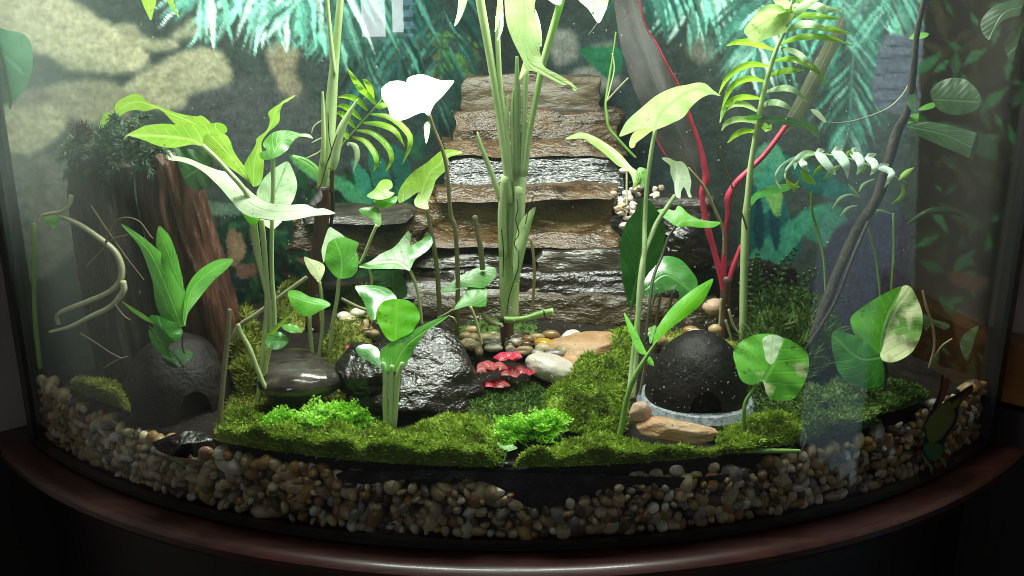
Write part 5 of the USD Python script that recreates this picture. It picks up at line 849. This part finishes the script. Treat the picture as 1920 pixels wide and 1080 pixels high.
moss('860,625 930,612 1010,620 1000,650 930,662 870,655', 'sparse moss among pebbles at the roots of the thick green stalk', .003, seed=20, m=MOSSD, dz=.016, dens=.12)
# lone stems near the glass
P = thing('lone_stem', 'single dull brown upright stem before the dome hut with ivy', 'stem'); stem(P, '430,580 428,620 423,670 416,740 411,812', -.575, [4, 4.5, 5, 5, 5], STEMB)
P = thing('lying_runner', 'thin yellow green runner lying on the gravel along the glass', 'runner'); C = A([cyl(x, y, R - .006) for x, y in pts('200,780 225,800 255,822 285,838 318,856 352,874')]); obj('runner', tube_mesh(C, A([.0011, .0012, .0013, .0016, .0013, .0011]), 6), STEMG, P, smooth=True)

# snail
SNAILM = rocky('snail_shell', (0.16, 0.08, 0.05), (0.32, 0.19, 0.12), (0.45, 0.30, 0.2), 160, rough=(.2, .3), bump=.2, bscale=300, dist=.0006)
c = at(386, 850, -.594); P = thing('snail', 'small brown snail at the edge of the moss by the gravel', 'snail', loc=c); t = np.linspace(0, 1, 60); a = t * 2.6 * 2 * math.pi; rad = .0034 * (1 - t * .86)
S = np.stack([np.cos(a) * rad, -.0005 - .0028 * t, np.sin(a) * rad], -1); obj('shell', tube_mesh(S, .0033 * (1 - t * .8), 12, 60), SNAILM, P, smooth=True)
S = A([[.003, .0005, -.004], [-.001, 0, -.0048], [-.006, -.001, -.0052], [-.0095, -.0015, -.0042]]); bd_ = obj('body', tube_mesh(S, A([.0012, .0022, .002, .0012]), 10), STEMB, P, smooth=True)
for dy in (-.0006, .0008): obj('tentacle', tube_mesh(A([[-.0095, -.0015 + dy, -.004], [-.0115, -.0016 + dy * 2, -.002], [-.012, -.0016 + dy * 2.4, -.0008]]), A([.0004, .0003, .0004]), 5), STEMB, bd_, smooth=True)

# lizard sticker outside the glass
STK = {k: plain('sticker_' + k, c, .5) for k, c in (('lime', (.13, .16, .03)), ('green', (.05, .13, .04)), ('orange', (.16, .04, .015)), ('white', (.2, .2, .19)), ('black', (.008, .01, .008)), ('red', (.10, .025, .01)))}
P = thing('lizard_sticker', 'flat lime and orange lizard sticker head down on the outside of the glass', 'sticker')
def stick(name, o, m, k=0): obj(name, cyl_patch(o, R + .0046 + .00025 * k, step=6), STK[m], P, smooth=True)
stick('outline', '1766,702 1771,712 1769,730 1757,768 1772,752 1800,735 1822,722 1822,735 1800,760 1795,785 1785,805 1772,825 1770,845 1784,860 1776,880 1768,860 1752,860 1750,885 1745,900 1744,870 1730,850 1730,838 1734,815 1734,795 1740,780 1755,750 1763,725', 'black')
stick('body', '1738,800 1755,778 1775,768 1790,770 1788,790 1775,808 1765,822 1745,830 1737,815', 'lime', 1); stick('back', '1734,800 1745,780 1765,760 1782,752 1778,765 1755,785 1740,800', 'lime', 1); stick('head', '1732,838 1742,830 1760,832 1768,842 1766,856 1750,864 1738,856', 'green', 1); stick('arm', '1763,740 1768,715 1776,708 1782,715 1772,745 1760,765', 'orange', 1); stick('arm', '1785,765 1800,748 1818,728 1812,742 1798,762', 'orange', 1)
stick('leg', '1776,765 1790,752 1800,746 1794,760 1784,768', 'lime', 2); stick('foot', '1728,845 1735,860 1748,875 1747,895 1742,875 1730,858', 'lime', 2); stick('foot', '1762,860 1770,858 1775,872 1774,880 1767,870', 'lime', 2); stick('toe', '1752,868 1764,866 1764,875 1754,877', 'orange', 2); stick('toe', '1768,850 1778,852 1780,862 1772,864', 'red', 2)

# water drops on the inside of the pane
DROP = plain('water_drop', (0.75, 0.8, 0.8), 0.05, transmission_weight=0.6, ior=1.33)
rs = np.random.RandomState(2); parts = []
for k in range(420):
    if k < 130: x, y = rs.uniform(1180, 1430), rs.uniform(560, 800)
    elif k < 220: x, y = rs.uniform(840, 1180), rs.uniform(560, 720)
    else: x, y = rs.uniform(250, 1700), rs.uniform(20, 640)
    p = cyl(x, y, R - .0004); r_ = rs.choice([.00035, .0005, .0008], p=[.72, .24, .04]); v, f = ico(1, (r_, r_ * .6, r_ * rs.uniform(1, 1.5)), k, .1); parts.append(trimesh.Trimesh(v + p, f, process=False))
tag(obj('water_drops', trimesh.util.concatenate(parts), DROP, smooth=True), kind='stuff')

# what the glass mirrors: the room's window with its blind, and an added glowing panel for the pale veil
def emit(name, col, k): return mat(name, {'e': ('emission', {'color': col, 'strength': k})}, [], surface='e.emission')
DAY = emit('daylight_pane', (0.93, 0.97, 1.0), 6.0); FRAMEW = plain('window_frame', (0.5, 0.5, 0.48), .5); BLIND = plain('blind_slat', (.35, .4, .5), .5)
P = thing('room_window', 'bright window with a half drawn slatted blind across the room, mirrored in the glass', 'window', loc=(-1.14, -3.2, .36))
for x0, x1, z0 in ((-.24, .0, 0.02), (.075, .18, .035)): obj('pane', box((x0, -.01, z0), (x1, 0, .5)), DAY, P)
obj('pane', box((.185, -.01, .02), (.27, 0, .5)), emit('blue_pane', (.35, .5, .8), 2.0), P); obj('frame', box((-.30, -.05, -.06), (.33, -.012, .56)), FRAMEW, P)
for k in range(12): obj('slat', box((.186, .012, .03 + k * .04), (.32, .018, .045 + k * .04)), BLIND, P)
GLOW_PANEL = emit('panel_glow', (.55, .78, .86), .36)  # unseen glowing panel, added for the pale veil mirrored at the right
P = thing('added_panel', 'tall pale curtain added at the side of the room, glowing, mirrored in the glass', 'panel', loc=(2.0, -1.26, -.85))
yy = np.linspace(-.36, .36, 60); V = np.concatenate([np.stack([.03 * np.sin(yy * 60), yy, 0 * yy + z], -1) for z in (0, 2.0)]); i = np.arange(59); obj('panel_sheet', (V, np.stack([i, i + 60, i + 61, i + 1], 1)), GLOW_PANEL, P, smooth=True)
